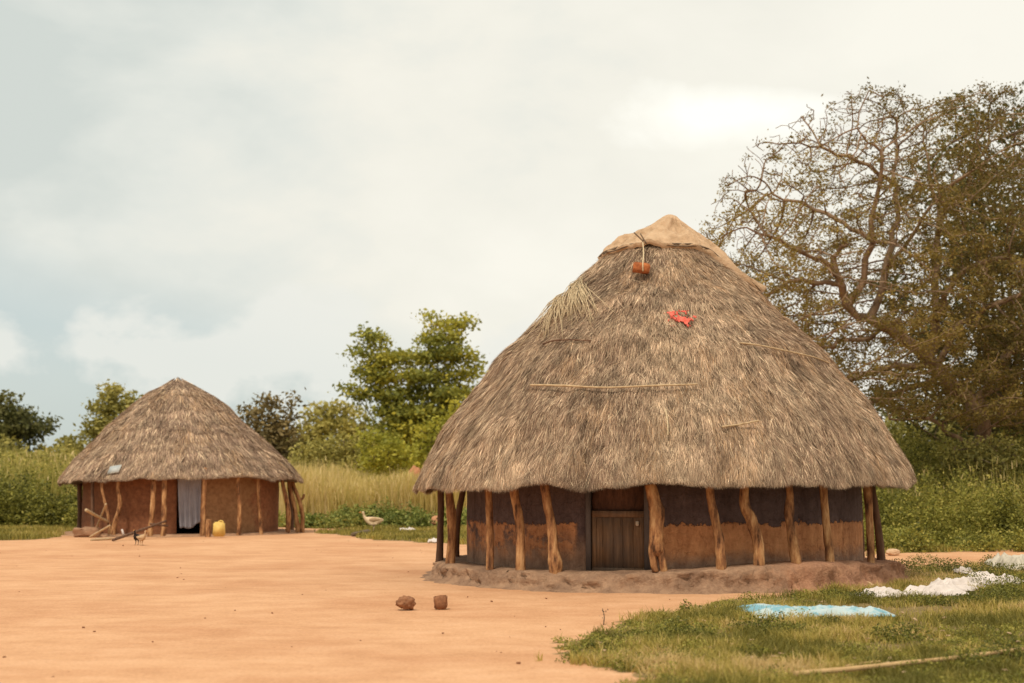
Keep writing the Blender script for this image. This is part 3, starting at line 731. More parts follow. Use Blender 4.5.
pole(at(150, 524, 43.6), at(168, 526, 43.9), .04, .035, 'short dark pole lying level between two posts of the small hut', 'bark_dark')
V, Fs = box(gnd(87, 533, .13), (.75, .5, .28), .2, .0, .12, 3)
link('earth_block', mesh_np('earth_block', V, Fs, smooth=True), M['mud'], label='rough lump of dried earth at the far left foot of the small hut', cat='mud lump')
V, Fs = merge([box(gnd(123, 533, .12), (.06, .05, .25), .3, .3)])
link('white_rag', mesh_np('white_rag', V, Fs), M['white_cloth'], label='tiny white rag caught in the pole pile left of the small hut', cat='rag')

# ------------------------------------------------------------------ animals
def skin(name, pts, edges, radii, sub=2):
    me = bpy.data.meshes.new(name+'_s'); me.from_pydata([tuple(p) for p in pts], edges, []); me.update()
    o = bpy.data.objects.new(name+'_tmp', me); COL.objects.link(o)
    md = o.modifiers.new('skin', 'SKIN')
    if not me.skin_vertices: 
        bpy.context.view_layer.objects.active = o
    for k, sv in enumerate(me.skin_vertices[0].data):
        r_ = radii[k]; sv.radius = r_ if isinstance(r_, tuple) else (r_, r_); sv.use_root = (k == 0)
    s = o.modifiers.new('sub', 'SUBSURF'); s.levels = sub; s.render_levels = sub
    dg = bpy.context.evaluated_depsgraph_get(); dg.update()
    m2 = bpy.data.meshes.new_from_object(o.evaluated_get(dg)); bpy.data.objects.remove(o)
    for p_ in m2.polygons: p_.use_smooth = True
    m2.name = name; return m2
def bird(name, base, sc_, yaw, label, cat, body_m, leg_m, bill_m, upright=False, wing_m=None):
    tr = thing(name, base, label, cat)
    n_up = .12 if upright else 0
    pts = [(0,0,.33),(.17,0,.33),(.33,0,.36),(-.15,0,.34),(-.25,0,.41),(-.29,0,.50),(-.31,0,.585),(-.345,0,.60),
           (.02,.06,.21),(.03,.06,.12),(.0,.065,.015),(-.08,.07,.008),(.02,-.06,.21),(.03,-.06,.12),(.0,-.065,.015),(-.08,-.07,.008)]
    if upright: pts = [(x*.72, y, z+n_up*(.4 if x < -.1 else 0)) for x, y, z in pts]
    rad = [(.15,.15),(.12,.11),(.04,.03),(.12,.13),(.055,.055),(.036,.036),(.046,.046),(.032,.032),(.04,.04),(.013,.013),(.012,.012),(.016,.01),(.04,.04),(.013,.013),(.012,.012),(.016,.01)]
    ed = [(0,1),(1,2),(0,3),(3,4),(4,5),(5,6),(6,7),(0,8),(8,9),(9,10),(10,11),(0,12),(12,13),(13,14),(14,15)]
    me = skin(name, pts, ed, rad)
    c, s = math.cos(yaw)*sc_, math.sin(yaw)*sc_
    def X(V): return np.stack([V[:, 0]*c-V[:, 1]*s, V[:, 0]*s+V[:, 1]*c, V[:, 2]*sc_], -1)
    co = np.empty(len(me.vertices)*3, np.float32); me.vertices.foreach_get('co', co); me.vertices.foreach_set('co', X(co.reshape(-1, 3)).astype(np.float32).ravel())
    o = bpy.data.objects.new('body', me); COL.objects.link(o); o.parent = tr; me.materials.append(body_m)
    h = pts[7]
    def ch(nm, V, Fs, m):
        q = link(nm, mesh_np(nm, X(V), Fs, smooth=True), m); q.parent = tr; q.location = (0, 0, 0); return q
    V, Fs = tube([(h[0]-.02, 0, h[2]-.005), (h[0]-.06, 0, h[2]-.012), (h[0]-.095, 0, h[2]-.02)], [.026, .02, .010], 8, 8, squash=1.0); ch('bill', V, Fs, bill_m)
    for sgn in (1, -1):
        g = np.array(pts[0]); V, Fs = tube([g+(-.12, sgn*.105, .03), g+(0, sgn*.125, .04), g+(.17, sgn*.09, .03), g+(.30, sgn*.04, .05)], [.03, .07, .05, .012], 10, 18, squash=.35)
        ch('wing', V, Fs, wing_m or body_m)
    return tr
cream = mnoise('cream_feather', [(.3, (.60, .42, .24)), (.7, (.80, .62, .42))], 9)
tanf = mnoise('tan_feather', [(.3, (.42, .27, .14)), (.7, (.66, .46, .28))], 16)
orl = mnoise('orange_skin', [(.3, (.5, .22, .07)), (.7, (.65, .33, .12))], 9)
bird('duck', gnd(373, 531.5), 1.12, 0.12, 'cream coloured duck standing on the sand before the leafy plants', 'duck', cream, orl, orl, wing_m=tanf)
bird('chicken', gnd(136.8, 545), .62, 1.35, 'black chicken standing upright on the sand before the small hut', 'chicken', mnoise('black_feather', [(.3, (.02, .015, .015)), (.7, (.06, .045, .04))], 9), orl, orl, True)
bird('chicken', gnd(141.5, 545.5), .6, 2.6, 'tan chicken on the sand beside the black one', 'chicken', tanf, orl, orl, True)

# ------------------------------------------------------------------ rocks, scraps, cloths
def rockmesh(c, s, seed, cube=0.0, amp=.22):
    bm = bmesh.new(); bmesh.ops.create_icosphere(bm, subdivisions=4, radius=1); V, Fs = bm_np(bm)
    d = V/np.linalg.norm(V, axis=1)[:, None]; q = d/np.max(np.abs(d), axis=1)[:, None]*.85
    V = d*(1-cube)+q*cube
    V = V*(1+amp*fbm(d[:, 0]*1.5+seed, d[:, 1]*1.5, d[:, 2]*1.5)+amp*.5*fbm(d[:, 0]*5+seed, d[:, 1]*5, d[:, 2]*5))[:, None]
    V = V*np.array(s)/2; V[:, 2] -= V[:, 2].min()*.96; return V+np.asarray(c), Fs
V, Fs = rockmesh(gnd(405, 610), (.23, .19, .17), 3.0, .25, .55); link('clay_clod', mesh_np('clod', V, Fs), M['clod'], label='rounded broken brown clod on the sand left of the square block', cat='clod')
V, Fs = box(gnd(440.5, 609)+np.array([0, 0, .085]), (.175, .19, .17), .08, 0, .03, 3)
dz = V[:, 2]/.17; cx_ = gnd(440.5, 609)[0]; V[:, 0] = cx_+(V[:, 0]-cx_)*(.86+.16*dz)
link('clay_block', mesh_np('block', V, Fs), M['clod'], label='square brown clay block on the sand before the large hut', cat='clay block')
for px, py, s, lab, sd in [(424, 528, (.66, .5, .40), 'pale rounded rock on the green strip left of the large hut posts', 1.), (437.5, 528, (.6, .5, .45), 'orange rock half hidden behind the leftmost post of the large hut', 5.)]:
    V, Fs = rockmesh(gnd(px, py), s, sd); link('rock', mesh_np('rock', V, Fs, smooth=True), M['rock'] if sd < 2 else mnoise('orange_rock', [(.3, (.45, .2, .1)), (.7, (.68, .36, .2))], 8, bump=.02), label=lab, cat='rock')
V, Fs = rockmesh(gnd(893, 556), (.32, .25, .17), 8.); link('rock', mesh_np('rock', V, Fs, smooth=True), M['rock'], label='small pale rock beside the right end of the large hut plinth', cat='rock')
V, Fs = rockmesh(at(412.5, 485, 58)*np.array([1, 1, 0]), (.5, .5, 2.35), 2., 0, .2)
tm_p = at(415, 480, 58); V, Fs = rockmesh((tm_p[0]-.05, tm_p[1], 0), (.65, .65, 2.62), 2., .5, .25)
link('termite_mound', mesh_np('termite_mound', V, Fs, smooth=True), mnoise('red_earth', [(.3, (.36, .15, .07)), (.7, (.55, .26, .13))], 6, bump=.04), label='reddish earth mound peeking out behind the left eave of the large hut', cat='termite mound')
V, Fs = crumple(gnd(407, 531), .55, .35, .14, 20, 2., .5); o = link('white_scrap', mesh_np('scrap', V, Fs, smooth=True), M['white_cloth'], label='white scrap on the grass between the duck and the pale rock', cat='litter'); solidify(o, .01)
V, Fs = crumple(gnd(434, 543), .34, .3, .12, 20, 7., .5); o = link('white_scrap', mesh_np('scrap', V, Fs, smooth=True), M['white_cloth'], label='white scrap on the sand edge left of the large hut posts', cat='litter'); solidify(o, .01)
a = gnd(353, 534.5, .06); b = gnd(368, 532, .08); V, Fs = tube([a, b], [.07, .09], 9, 12, .15, 2); link('log', mesh_np('log', V, Fs, smooth=True), M['far_bark'], label='short grey log on the grass edge in front of the duck', cat='log')
t = NT('blue_cloth'); v = t.coord((1, 1, 1)); f = t.noise(v, 2.6, 4, .6); w_ = t.n('ShaderNodeTexWave'); w_.inputs['Scale'].default_value = 1.3; w_.inputs['Distortion'].default_value = 3; t.l(v, w_.inputs['Vector'])
c = t.ramp(f, [(.3, (.15, .31, .37)), (.44, (.22, .40, .46)), (.50, (.47, .54, .53)), (.58, (.40, .51, .53)), (.64, (.20, .39, .46))]); t.col(c); M['blue'] = t.m
def cloth(name, px0, px1, py, depth, h, seed, mat, label, skew=0.0, freq=3., py2=None):
    a = gnd(px0, py); b = gnd(px1, py2 or py); c = (a+b)/2; L = np.linalg.norm(b-a); rz = math.atan2(b[1]-a[1], b[0]-a[0])
    V, Fs = crumple(c, L, depth, h, 130, seed, .25, rz, .8, freq, ss=60, lift=.03)
    o = link(name, mesh_np(name, V, Fs, smooth=True), mat, label=label, cat='cloth', group='cloths spread on the grass to dry'); solidify(o, .006); return o
cloth('cloth', 749, 889, 616, 1.0, .11, 4., M['blue'], 'crumpled pale blue cloth spread on the grass, nearest of the drying cloths', freq=2.6)
cloth('cloth', 862, 958, 599, .75, .13, 12., M['white_cloth'], 'long white cloth spread right behind the blue cloth', freq=2.6, py2=595)
cloth('cloth', 930, 1010, 594, .7, .20, 23., M['white_cloth'], 'twisted pinkish white cloth on low weeds, touching the long white one on its right', freq=2.6, py2=585)
cloth('cloth', 998, 1060, 571, 1.6, .36, 31., mnoise('cream_cloth', [(.3, (.46, .41, .32)), (.7, (.60, .54, .44))], 6), 'heaped cream cloth at the right edge beside the path', freq=1.8)
cloth('cloth', 956, 970, 574.5, .4, .12, 37., M['white_cloth'], 'small white cloth between the path and the long white cloths', freq=3)
cloth('cloth', 842, 872, 586.5, .5, .06, 41., M['rock'], 'small sandy coloured cloth lying flat at the grass edge before the large hut', freq=3)
def gp(pix, rad, label, name, z=.05):
    P = [gnd(x, y, z+rad) for x, y in pix]; V, Fs = tube(P, np.linspace(rad, rad*.7, len(P)), 8, 50, .1, pix[0][0])
    return link(name, mesh_np(name, V, Fs, smooth=True), M['bamboo'], label=label, cat='pole')
M['bamboo'] = mnoise('pale_bamboo', [(.3, (.40, .25, .11)), (.7, (.62, .42, .21))], 5, (1, 1, 1), .004)
gp([(795,674),(850,669),(900,663.5),(950,658.5),(1000,652),(1060,644)], .024, 'long pale bamboo pole lying across the grass at the lower right', 'bamboo_pole', .07)
gp([(846,666.5),(862,663.5),(880,661.5)], .014, 'short thin cane in the grass just behind the long bamboo pole', 'bamboo_cane', .06)

# ------------------------------------------------------------------ vegetation helpers
def leafset(P, size, rg, v=None, aspect=.55, updir=.0, droop=0.0):
    n = len(P); size = np.broadcast_to(size, (n,))*rg.uniform(.6, 1.35, n)
    d = rg.standard_normal((n, 3)); d[:, 2] = d[:, 2]*.7-droop; d /= np.linalg.norm(d, axis=1)[:, None]
    e = rg.standard_normal((n, 3)); e[:, 2] *= (1-updir); e = np.cross(d, e); e /= np.linalg.norm(e, axis=1)[:, None]
    a = P-d*size[:, None]*.5; b = P+d*size[:, None]*.5; s = e*(size*aspect*.5)[:, None]
    V = np.stack([a, P+s, b, P-s], 1).reshape(-1, 3)
    F_ = np.arange(n)[:, None]*4+np.array([[0, 1, 2, 3]])
    if v is None: v = rg.random(n)
    return V, [F_], np.repeat(v, 4)
def blades(P, h, w, rg, lean=.35, v=None, nseg=1):
    n = len(P); h = np.broadcast_to(h, (n,))*rg.uniform(.5, 1.3, n); a = rg.random(n)*2*np.pi
    side = np.stack([np.cos(a), np.sin(a)*.4, np.zeros(n)], -1)*np.broadcast_to(w, (n,))[:, None]*.5
    ld = rg.standard_normal((n, 3))*lean; ld[:, 2] = 0
    mid = P+np.stack([ld[:, 0]*h*.35, ld[:, 1]*h*.35, h*.55], -1); tip = P+np.stack([ld[:, 0]*h, ld[:, 1]*h, h*(1-.25*np.abs(ld[:, 0]))], -1)
    V = np.stack([P-side, P+side, mid-side*.75, mid+side*.75, tip], 1).reshape(-1, 3); k = np.arange(n)[:, None]*5
    if v is None: v = rg.random(n)
    return V, [k+np.array([[0, 1, 3, 2]]), k+np.array([[2, 3, 4]])], np.repeat(v, 5)
def vobj(name, sets, mat, parent=None, **kw):
    V, Fs = merge([(a, b) for a, b, _ in sets]); return link(name, mesh_np(name, V, Fs, {'v': np.concatenate([c for *_, c in sets])}), mat, parent, **kw)

GREEN = [(0, (.030, .040, .012)), (.35, (.070, .085, .020)), (.7, (.14, .15, .035)), (1, (.24, .22, .06))]
M['grass'] = leafmat('grass', [(0, (.17, .15, .03)), (.4, (.35, .285, .058)), (.7, (.52, .39, .10)), (1, (.62, .44, .19))])
M['weed'] = leafmat('weeds', [(0, (.085, .09, .02)), (.4, (.22, .21, .038)), (.75, (.36, .33, .06)), (1, (.54, .45, .11))])
M['tallgrass'] = leafmat('tall_grass', [(0, (.22, .21, .05)), (.35, (.45, .37, .09)), (.7, (.64, .49, .16)), (1, (.76, .59, .28))])
M['olive'] = leafmat('olive_leaves', [(0, (.07, .055, .016)), (.4, (.17, .13, .033)), (.75, (.33, .24, .06)), (1, (.50, .37, .11))], .4)
M['darkleaf'] = leafmat('dark_leaves', [(0, (.035, .045, .016)), (.5, (.085, .09, .028)), (1, (.19, .175, .05))], .3)
M['midleaf'] = leafmat('mid_leaves', [(0, (.13, .155, .04)), (.45, (.30, .30, .06)), (.75, (.50, .44, .065)), (1, (.80, .64, .07))], .35)
M['yelleaf'] = leafmat('yellow_leaves', [(0, (.20, .21, .035)), (.5, (.42, .39, .05)), (1, (.76, .62, .08))], .4)
M['farleaf'] = leafmat('far_leaves', [(0, (.17, .16, .05)), (.5, (.35, .31, .08)), (1, (.56, .46, .12))], .3)
M['brownleaf'] = leafmat('brown_leaves', [(0, (.10, .085, .04)), (.5, (.22, .17, .07)), (1, (.42, .30, .12))], .3)
M['lush'] = leafmat('lush_leaves', [(0, (.08, .11, .03)), (.5, (.20, .235, .05)), (1, (.40, .39, .10))], .3)

# ---- near lawn
rg = np.random.default_rng(21)
N = 420000
# denser towards the camera so that far blades do not cost more than they show
yy = 10.5+(rg.random(N)**1.25)*19; xx = (rg.random(N)*1.02-.0)*yy*.44-.0
xx = (rg.uniform(20, 1110, N)-CX+0)/F*yy
ok = grass_mask(xx, yy, 1.25)
dens = fbm(xx*1.1, yy*1.1, 9., 4)+.7*fbm(xx*3.6, yy*3.1, 2.)
ok &= rg.random(N) < np.clip(.46+dens*1.9, .04, 1)
ok &= np.hypot(xx-HX, yy-HY) > 4.25
xx, yy, dens = xx[ok], yy[ok], dens[ok]
P = np.stack([xx, yy, gz(xx, yy)-.005], -1)
tone = np.clip(.36+fbm(xx*.55+3, yy*.55, 4.)*1.1+fbm(xx*2.3, yy*1.8, 8.)*1.1+rg.normal(0, .2, len(xx)), 0, 1)
hh = .06+.07*np.clip(dens+.2, 0, 1)+.05*rg.random(len(xx))
vobj('grass', [blades(P, hh, .011, rg, .55, tone)], M['grass'], kind='stuff', label='short patchy lawn grass', cat=None)
# low weeds: broad-leaved clumps in the lawn
sets = []
def clump(c, r, h, n, size, rg, tonec=.5, ts=.25):
    q = rg.standard_normal((n, 3)); q /= np.linalg.norm(q, axis=1)[:, None]; q *= (rg.random(n)**.45)[:, None]
    q[:, 2] = np.abs(q[:, 2]); P = c+q*np.array([r, r, h]); 
    return leafset(P, size, rg, np.clip(rg.normal(tonec, ts, n), 0, 1))
k = 0
while k < 520:
    y = 11+rg.random()**1.2*15; x = (rg.uniform(540, 1080)-CX)/F*y
    if not grass_mask(np.array([x]), np.array([y]))[0] or math.hypot(x-HX, y-HY) < 4.5: continue
    if fbm(x*.7+2, y*.7, 3.) < -.05: continue
    k += 1; r = rg.uniform(.06, .22); sets.append(clump(np.array([x, y, 0]), r, r*rg.uniform(.35, .8), int(60+1300*r*r*4), .024, rg, rg.uniform(.25, .75)))
# taller weeds by the cloths on the right
for px, py, r, h in [(1016,596,.5,.34),(992,601,.45,.22),(1024,600,.5,.4),(1000,605,.5,.25),(965,606,.4,.16),(925,605,.35,.14),(960,574,.3,.3),(975,590,.3,.32),(990,566,.22,.25),(900,572,.45,.25),(925,569,.5,.3),(945,573,.35,.28),(880,577,.3,.2),(985,575,.5,.26),(1012,580,.5,.3),(686,615,.10,.2),(680,637,.3,.22),(700,640,.25,.18),(640,640,.2,.12),(790,636,.35,.16),(760,632,.4,.2),(900,640,.4,.2),(970,670,.3,.2),(1010,662,.35,.25),(830,628,.2,.15),(860,600,.3,.15),(832,598,.4,.12),(595,648,.2,.1)]:
    sets.append(clump(gnd(px, py), r, h, int(2600*r), .032, rg, rg.uniform(.05, .35)))
vobj('weeds', sets, M['weed'], kind='stuff', label='low leafy weeds in the lawn')
# thin sprig at the lawn edge
for px, py, h, lab in [(603.5, 625, .19, 'single thin brown weed stalk standing at the tip of the lawn edge'), (686, 618, .2, None)]:
    if lab:
        b = gnd(px, py); V, Fs = tube([b, b+np.array([.01, 0, h*.5]), b+np.array([-.01, 0, h])], [.007, .006, .003], 5, 8)
        V2, F2, _ = leafset(b+np.stack([rg.normal(0, .02, 14), rg.normal(0, .02, 14), rg.random(14)*h], -1), .022, rg)
        V, Fs = merge([(V, Fs), (V2, F2)]); link('weed_stalk', mesh_np('weed_stalk', V, Fs), M['far_bark'], label=lab, cat='weed')
# pebbles and litter on the sand
ps = []
for k in range(110):
    y = 9+rg.random()**1.3*35; x = (rg.uniform(-40, 760)-CX)/F*y
    if math.hypot(x-HX, y-HY) < 4.5 or math.hypot(x-SX, y-SY) < 4: continue
    s = rg.uniform(.005, .018)*(1 if rg.random() < .95 else 1.8)
    ps.append(box((x, y, s*.3), (s*rg.uniform(.8, 1.8), s, s*.7), rg.random()*3, rg.uniform(-.3, .3)))
V, Fs = merge(ps); link('pebbles', mesh_np('pebbles', V, Fs), M['clod'], kind='stuff', label='scattered grit and twigs on the sand')
# pale litter flecks in the lawn
ps = []
for k in range(110):
    px, py = rg.uniform(560, 1030), rg.uniform(606, 683)
    g_ = gnd(px, py)
    if not grass_mask(g_[:1], g_[1:2])[0]: continue
    s = rg.uniform(.015, .035); ps.append(box((g_[0], g_[1], .03+.03*rg.random()), (s*1.6, s, s*.4), rg.random()*3, rg.uniform(-.5, .5)))
V, Fs = merge(ps); link('dry_leaf_litter', mesh_np('litter', V, Fs), M['rock'], kind='stuff', label='pale fallen leaves in the lawn')

# ---- grass by the duck, left edge, beyond the path
rg = np.random.default_rng(22)
N = 200000
yy = 30+rg.random(N)*34; xx = (rg.uniform(-60, 1100, N)-CX)/F*yy
ok = grass_mask(xx, yy) & (np.hypot(xx-SX, yy-SY) > 3.9) & (np.hypot(xx-HX, yy-HY) > 4.3)
xx, yy = xx[ok], yy[ok]
P = np.stack([xx, yy, 0*xx], -1); hh = .10+.12*np.clip(fbm(xx*.6, yy*.6, 1.)+.3, 0, 1)
vobj('grass', [blades(P, hh, .028, rg, .4, np.clip(.3+.6*fbm(xx*.4, yy*.4, 6.)+rg.normal(0, .2, len(xx)), 0, 1))], M['grass'], kind='stuff', label='bright grass strips around the yard')
# tall yellow savanna grass (middle and left)
def field(x0, x1, ya, yb, n, h, w, tc, name='tall_grass', mat='tallgrass', hf=None, lab='tall dry grass'):
    yy = rg.uniform(ya, yb, n); xx = (rg.uniform(x0, x1, n)-CX)/F*yy
    q = fbm(xx*.35+8, yy*.35, 2., 3); P = np.stack([xx, yy, 0*xx], -1)
    hv = h*(1+.45*q+.5*fbm(xx*1.1, yy*.6, 2.))
    if hf is not None: hv = hv*hf(xx, yy)
    S = blades(P, hv, w, rg, .16, np.clip(tc+.6*q+rg.normal(0, .2, n), 0, 1))
    # seed heads
    m = rg.random(n) < .12; H = P[m].copy(); H[:, 2] += hv[m]*rg.uniform(.8, 1.12, m.sum())
    S2 = blades(H-np.array([0, 0, .1]), .24, w*1.3, rg, .3, np.clip(rg.normal(.8, .15, m.sum()), 0, 1))
    vobj(name, [S, S2], M[mat], kind='stuff', label=lab)
field(285, 520, 55, 66, 42000, 1.6, .045, .62, lab='tall pale yellow grass between the two huts')
field(-80, 110, 56, 68, 4000, 2.3, .045, .18, lab='tall green grass left of the small hut')
field(-80, 560, 64, 80, 26000, 1.9, .06, .40, lab='further band of tall grass')
field(520, 820, 58, 72, 16000, 1.7, .055, .40, lab='band of tall grass behind the large hut')
field(800, 1120, 40, 58, 7000, 1.9, .028, .2, lab='tall weeds and grass right of the large hut')

def bushes(pix, name, mat, label, leafk=.09, per=900, dens=1.0):
    sets = []
    for (px, Y, r, h, tc) in pix:
        c = np.array([(px-CX)/F*Y, Y, 0]); n = int(per*dens*r*h)
        m = max(3, int(5*r))
        for q in range(m):
            a = rg.random()*6.28; d = rg.random()**.5*r*.75
            cc = c+np.array([math.cos(a)*d, math.sin(a)*d, 0]); hr = h*rg.uniform(.6, 1.05)
            sets.append(clump(cc, r*.5, hr, n//m, leafk, rg, tc+rg.normal(0, .12), .22))
    vobj(name, sets, M[mat], kind='stuff', label=label)
# lush low plants behind the duck
bushes([(x, rg.uniform(53, 55.5), rg.uniform(.5, .9), rg.uniform(.7, 1.25)*(.6 if x < 335 else 1), rg.uniform(.4, .85)) for x in np.arange(300, 480, 6.)], 'undergrowth', 'lush', 'lush green low plants behind the duck', .13, 900)
bushes([(rg.uniform(300, 470), rg.uniform(57, 66), rg.uniform(.25, .6), rg.uniform(1.3, 2.2), rg.uniform(.2, .6)) for k in range(16)], 'undergrowth', 'weed', 'leafy shrubs scattered in the tall yellow grass', .12, 500)
# dark bushes at the far left
bushes([(rg.uniform(-80, 110), rg.uniform(58, 67), rg.uniform(.9, 1.7), rg.uniform(1.8, 3.2), rg.uniform(.45, .8)) for k in range(60)], 'undergrowth', 'weed', 'yellow green bushes at the far left behind the darker ones', .14, 700)
bushes([(x, rg.uniform(53, 58), rg.uniform(.8, 1.5), rg.uniform(1.3, 2.5)*(.75 if x > 70 else 1), rg.uniform(.15, .6)) for x in np.arange(-60, 110, 5.)], 'undergrowth', 'weed', 'dense green bushes left of the small hut', .13, 900)
# undergrowth on the right
pix = [(rg.uniform(840, 1100), rg.uniform(34.5, 38.5), rg.uniform(.4, .9), rg.uniform(.4, .75), rg.uniform(.35, .75)) for k in range(70)]
pix += [(rg.uniform(820, 1120), rg.uniform(38.5, 45), rg.uniform(.6, 1.2), rg.uniform(1.0, 2.4), rg.uniform(.35, .8)) for k in range(100)]
pix += [(rg.uniform(800, 1130), rg.uniform(45, 54), rg.uniform(.8, 1.6), rg.uniform(2.6, 4.2), rg.uniform(.2, .7)) for k in range(110)]
pix += [(955, 44, 1.2, 2.7, .35), (980, 43.5, 1.3, 3.1, .30), (1003, 43.8, 1.3, 2.9, .38), (1022, 44.2, 1.2, 3.0, .3), (930, 44.5, 1.1, 2.4, .4)]
bushes(pix, 'undergrowth', 'weed', 'dense green undergrowth beyond the path on the right', .085, 1300)

# ------------------------------------------------------------------ trees by space colonisation
def grow(nodes, par, att, step, infl, kill, iters, rg, up=0.0, cap=20000):
    N_ = list(map(np.asarray, nodes)); Pa = list(par); A = np.array(att)
    nod = np.array(N_)
    d2 = np.full(len(A), 1e9); ni = np.zeros(len(A), int)
    def upd(s):
        nonlocal d2, ni
        new = np.array(N_[s:])
        for c in range(0, len(new), 400):
            D = ((A[:, None]-new[None, c:c+400])**2).sum(-1); j = D.argmin(1); dm = D[np.arange(len(A)), j]
            b = dm < d2; d2[b] = dm[b]; ni[b] = j[b]+s+c
    upd(0)
    for it in range(iters):
        if len(A) == 0 or len(N_) > cap: break
        act = d2 < infl*infl
        if not act.any(): break
        idx = ni[act]; nd = np.array(N_); dirs = A[act]-nd[idx]; dirs /= np.linalg.norm(dirs, axis=1)[:, None]+1e-9
        u, inv = np.unique(idx, return_inverse=True); S = np.zeros((len(u), 3)); np.add.at(S, inv, dirs)
        S += rg.normal(0, .25, S.shape); S[:, 2] += up; S /= np.linalg.norm(S, axis=1)[:, None]+1e-9
        s0 = len(N_)
        for a, b in zip(u, S): N_.append(nd[a]+b*step); Pa.append(int(a))
        upd(s0)
        k = d2 > kill*kill; A = A[k]; d2 = d2[k]; ni = ni[k]
    return np.array(N_), np.array(Pa)
def skeleton(limbs, base_step):
    """limbs: list of (points (n,3), attach) ; attach None or index of earlier limb: snapped to nearest node"""
    nodes = []; par = []; rad = []
    for P, r in limbs:
        P = np.asarray(P, float); L = np.linalg.norm(np.diff(P, axis=0), axis=1).sum(); n = max(3, int(L/base_step))
        Q = crom(np.column_stack([P, r]), n)
        if nodes:
            D = np.linalg.norm(np.array(nodes)-Q[0, :3], axis=1); p = int(D.argmin()); Q = Q[1:] if D.min() < base_step else Q
        else: p = -1
        for q in Q: nodes.append(q[:3]); par.append(p); rad.append(q[3]); p = len(nodes)-1
    return nodes, par, rad
def tree_mesh(N_, Pa, fixr, tipr, expo=2.4, sides=6, rmax=9):
    n = len(N_); acc = np.zeros(n); rad = np.zeros(n); nch = np.zeros(n, int)
    np.add.at(nch, Pa[Pa >= 0], 1)
    for i in range(n-1, -1, -1):
        rad[i] = tipr if nch[i] == 0 else acc[i]**(1/expo)
        rad[i] = min(rad[i], rmax)
        if i < len(fixr): rad[i] = max(fixr[i], min(rad[i], fixr[i]*1.3))
        if Pa[i] >= 0: acc[Pa[i]] += rad[i]**expo
    dirs = np.zeros((n, 3)); m = Pa >= 0
    dirs[m] = N_[m]-N_[Pa[m]]; dirs[~m] = (0, 0, 1); dirs /= np.linalg.norm(dirs, axis=1)[:, None]+1e-9
    parts = []
    for thick in (True, False):
        sel = m & ((rad > tipr*3.5) == thick); s = sides+2 if thick else 3
        idx = np.nonzero(sel)[0]
        if len(idx) == 0: continue
        a = np.linspace(0, 2*np.pi, s, endpoint=False)
        def ring(P, D, r):
            U = np.cross(D, np.array([.3, .9, .2])); U /= np.linalg.norm(U, axis=1)[:, None]+1e-9; W = np.cross(D, U)
            return P[:, None]+(U[:, None]*np.cos(a)[None, :, None]+W[:, None]*np.sin(a)[None, :, None])*r[:, None, None]
        p = Pa[idx]
        # parent's ring uses the parent's direction when nearly aligned, child's radius limited
        al = (dirs[idx]*dirs[p]).sum(-1) > .5
        Dp = np.where(al[:, None], dirs[p], dirs[idx]); rp = np.minimum(rad[p], rad[idx]*1.25)
        R0 = ring(N_[p], Dp, rp); R1 = ring(N_[idx], dirs[idx], rad[idx])
        V = np.concatenate([R0, R1], 1).reshape(-1, 3); k = np.arange(len(idx))[:, None, None]*2*s; j = np.arange(s)[None, :, None]
        Fq = np.concatenate([k+j, k+(j+1) % s, k+s+(j+1) % s, k+s+j], -1).reshape(-1, 4)
        parts.append((V, [Fq]))
    return (*merge(parts), rad, nch)
def leaves_on(N_, Pa, nch, rad, lim, per, spread, size, rg, tonef=None, prob=None, aspect=.55, droop=0., zf=.7):
    idx = np.nonzero(rad <= lim)[0]
    if prob is not None: idx = idx[rg.random(len(idx)) < prob(N_[idx])]
    k = np.repeat(idx, per); P = N_[k]+rg.normal(0, spread, (len(k), 3))*np.array([1, 1, zf])
    cl = rg.random(len(N_)); v = np.clip(.5*cl[k]+.5*rg.random(len(k)) if tonef is None else tonef(P, cl[k], rg), 0, 1)
    return leafset(P, size, rg, v, aspect, droop=droop)

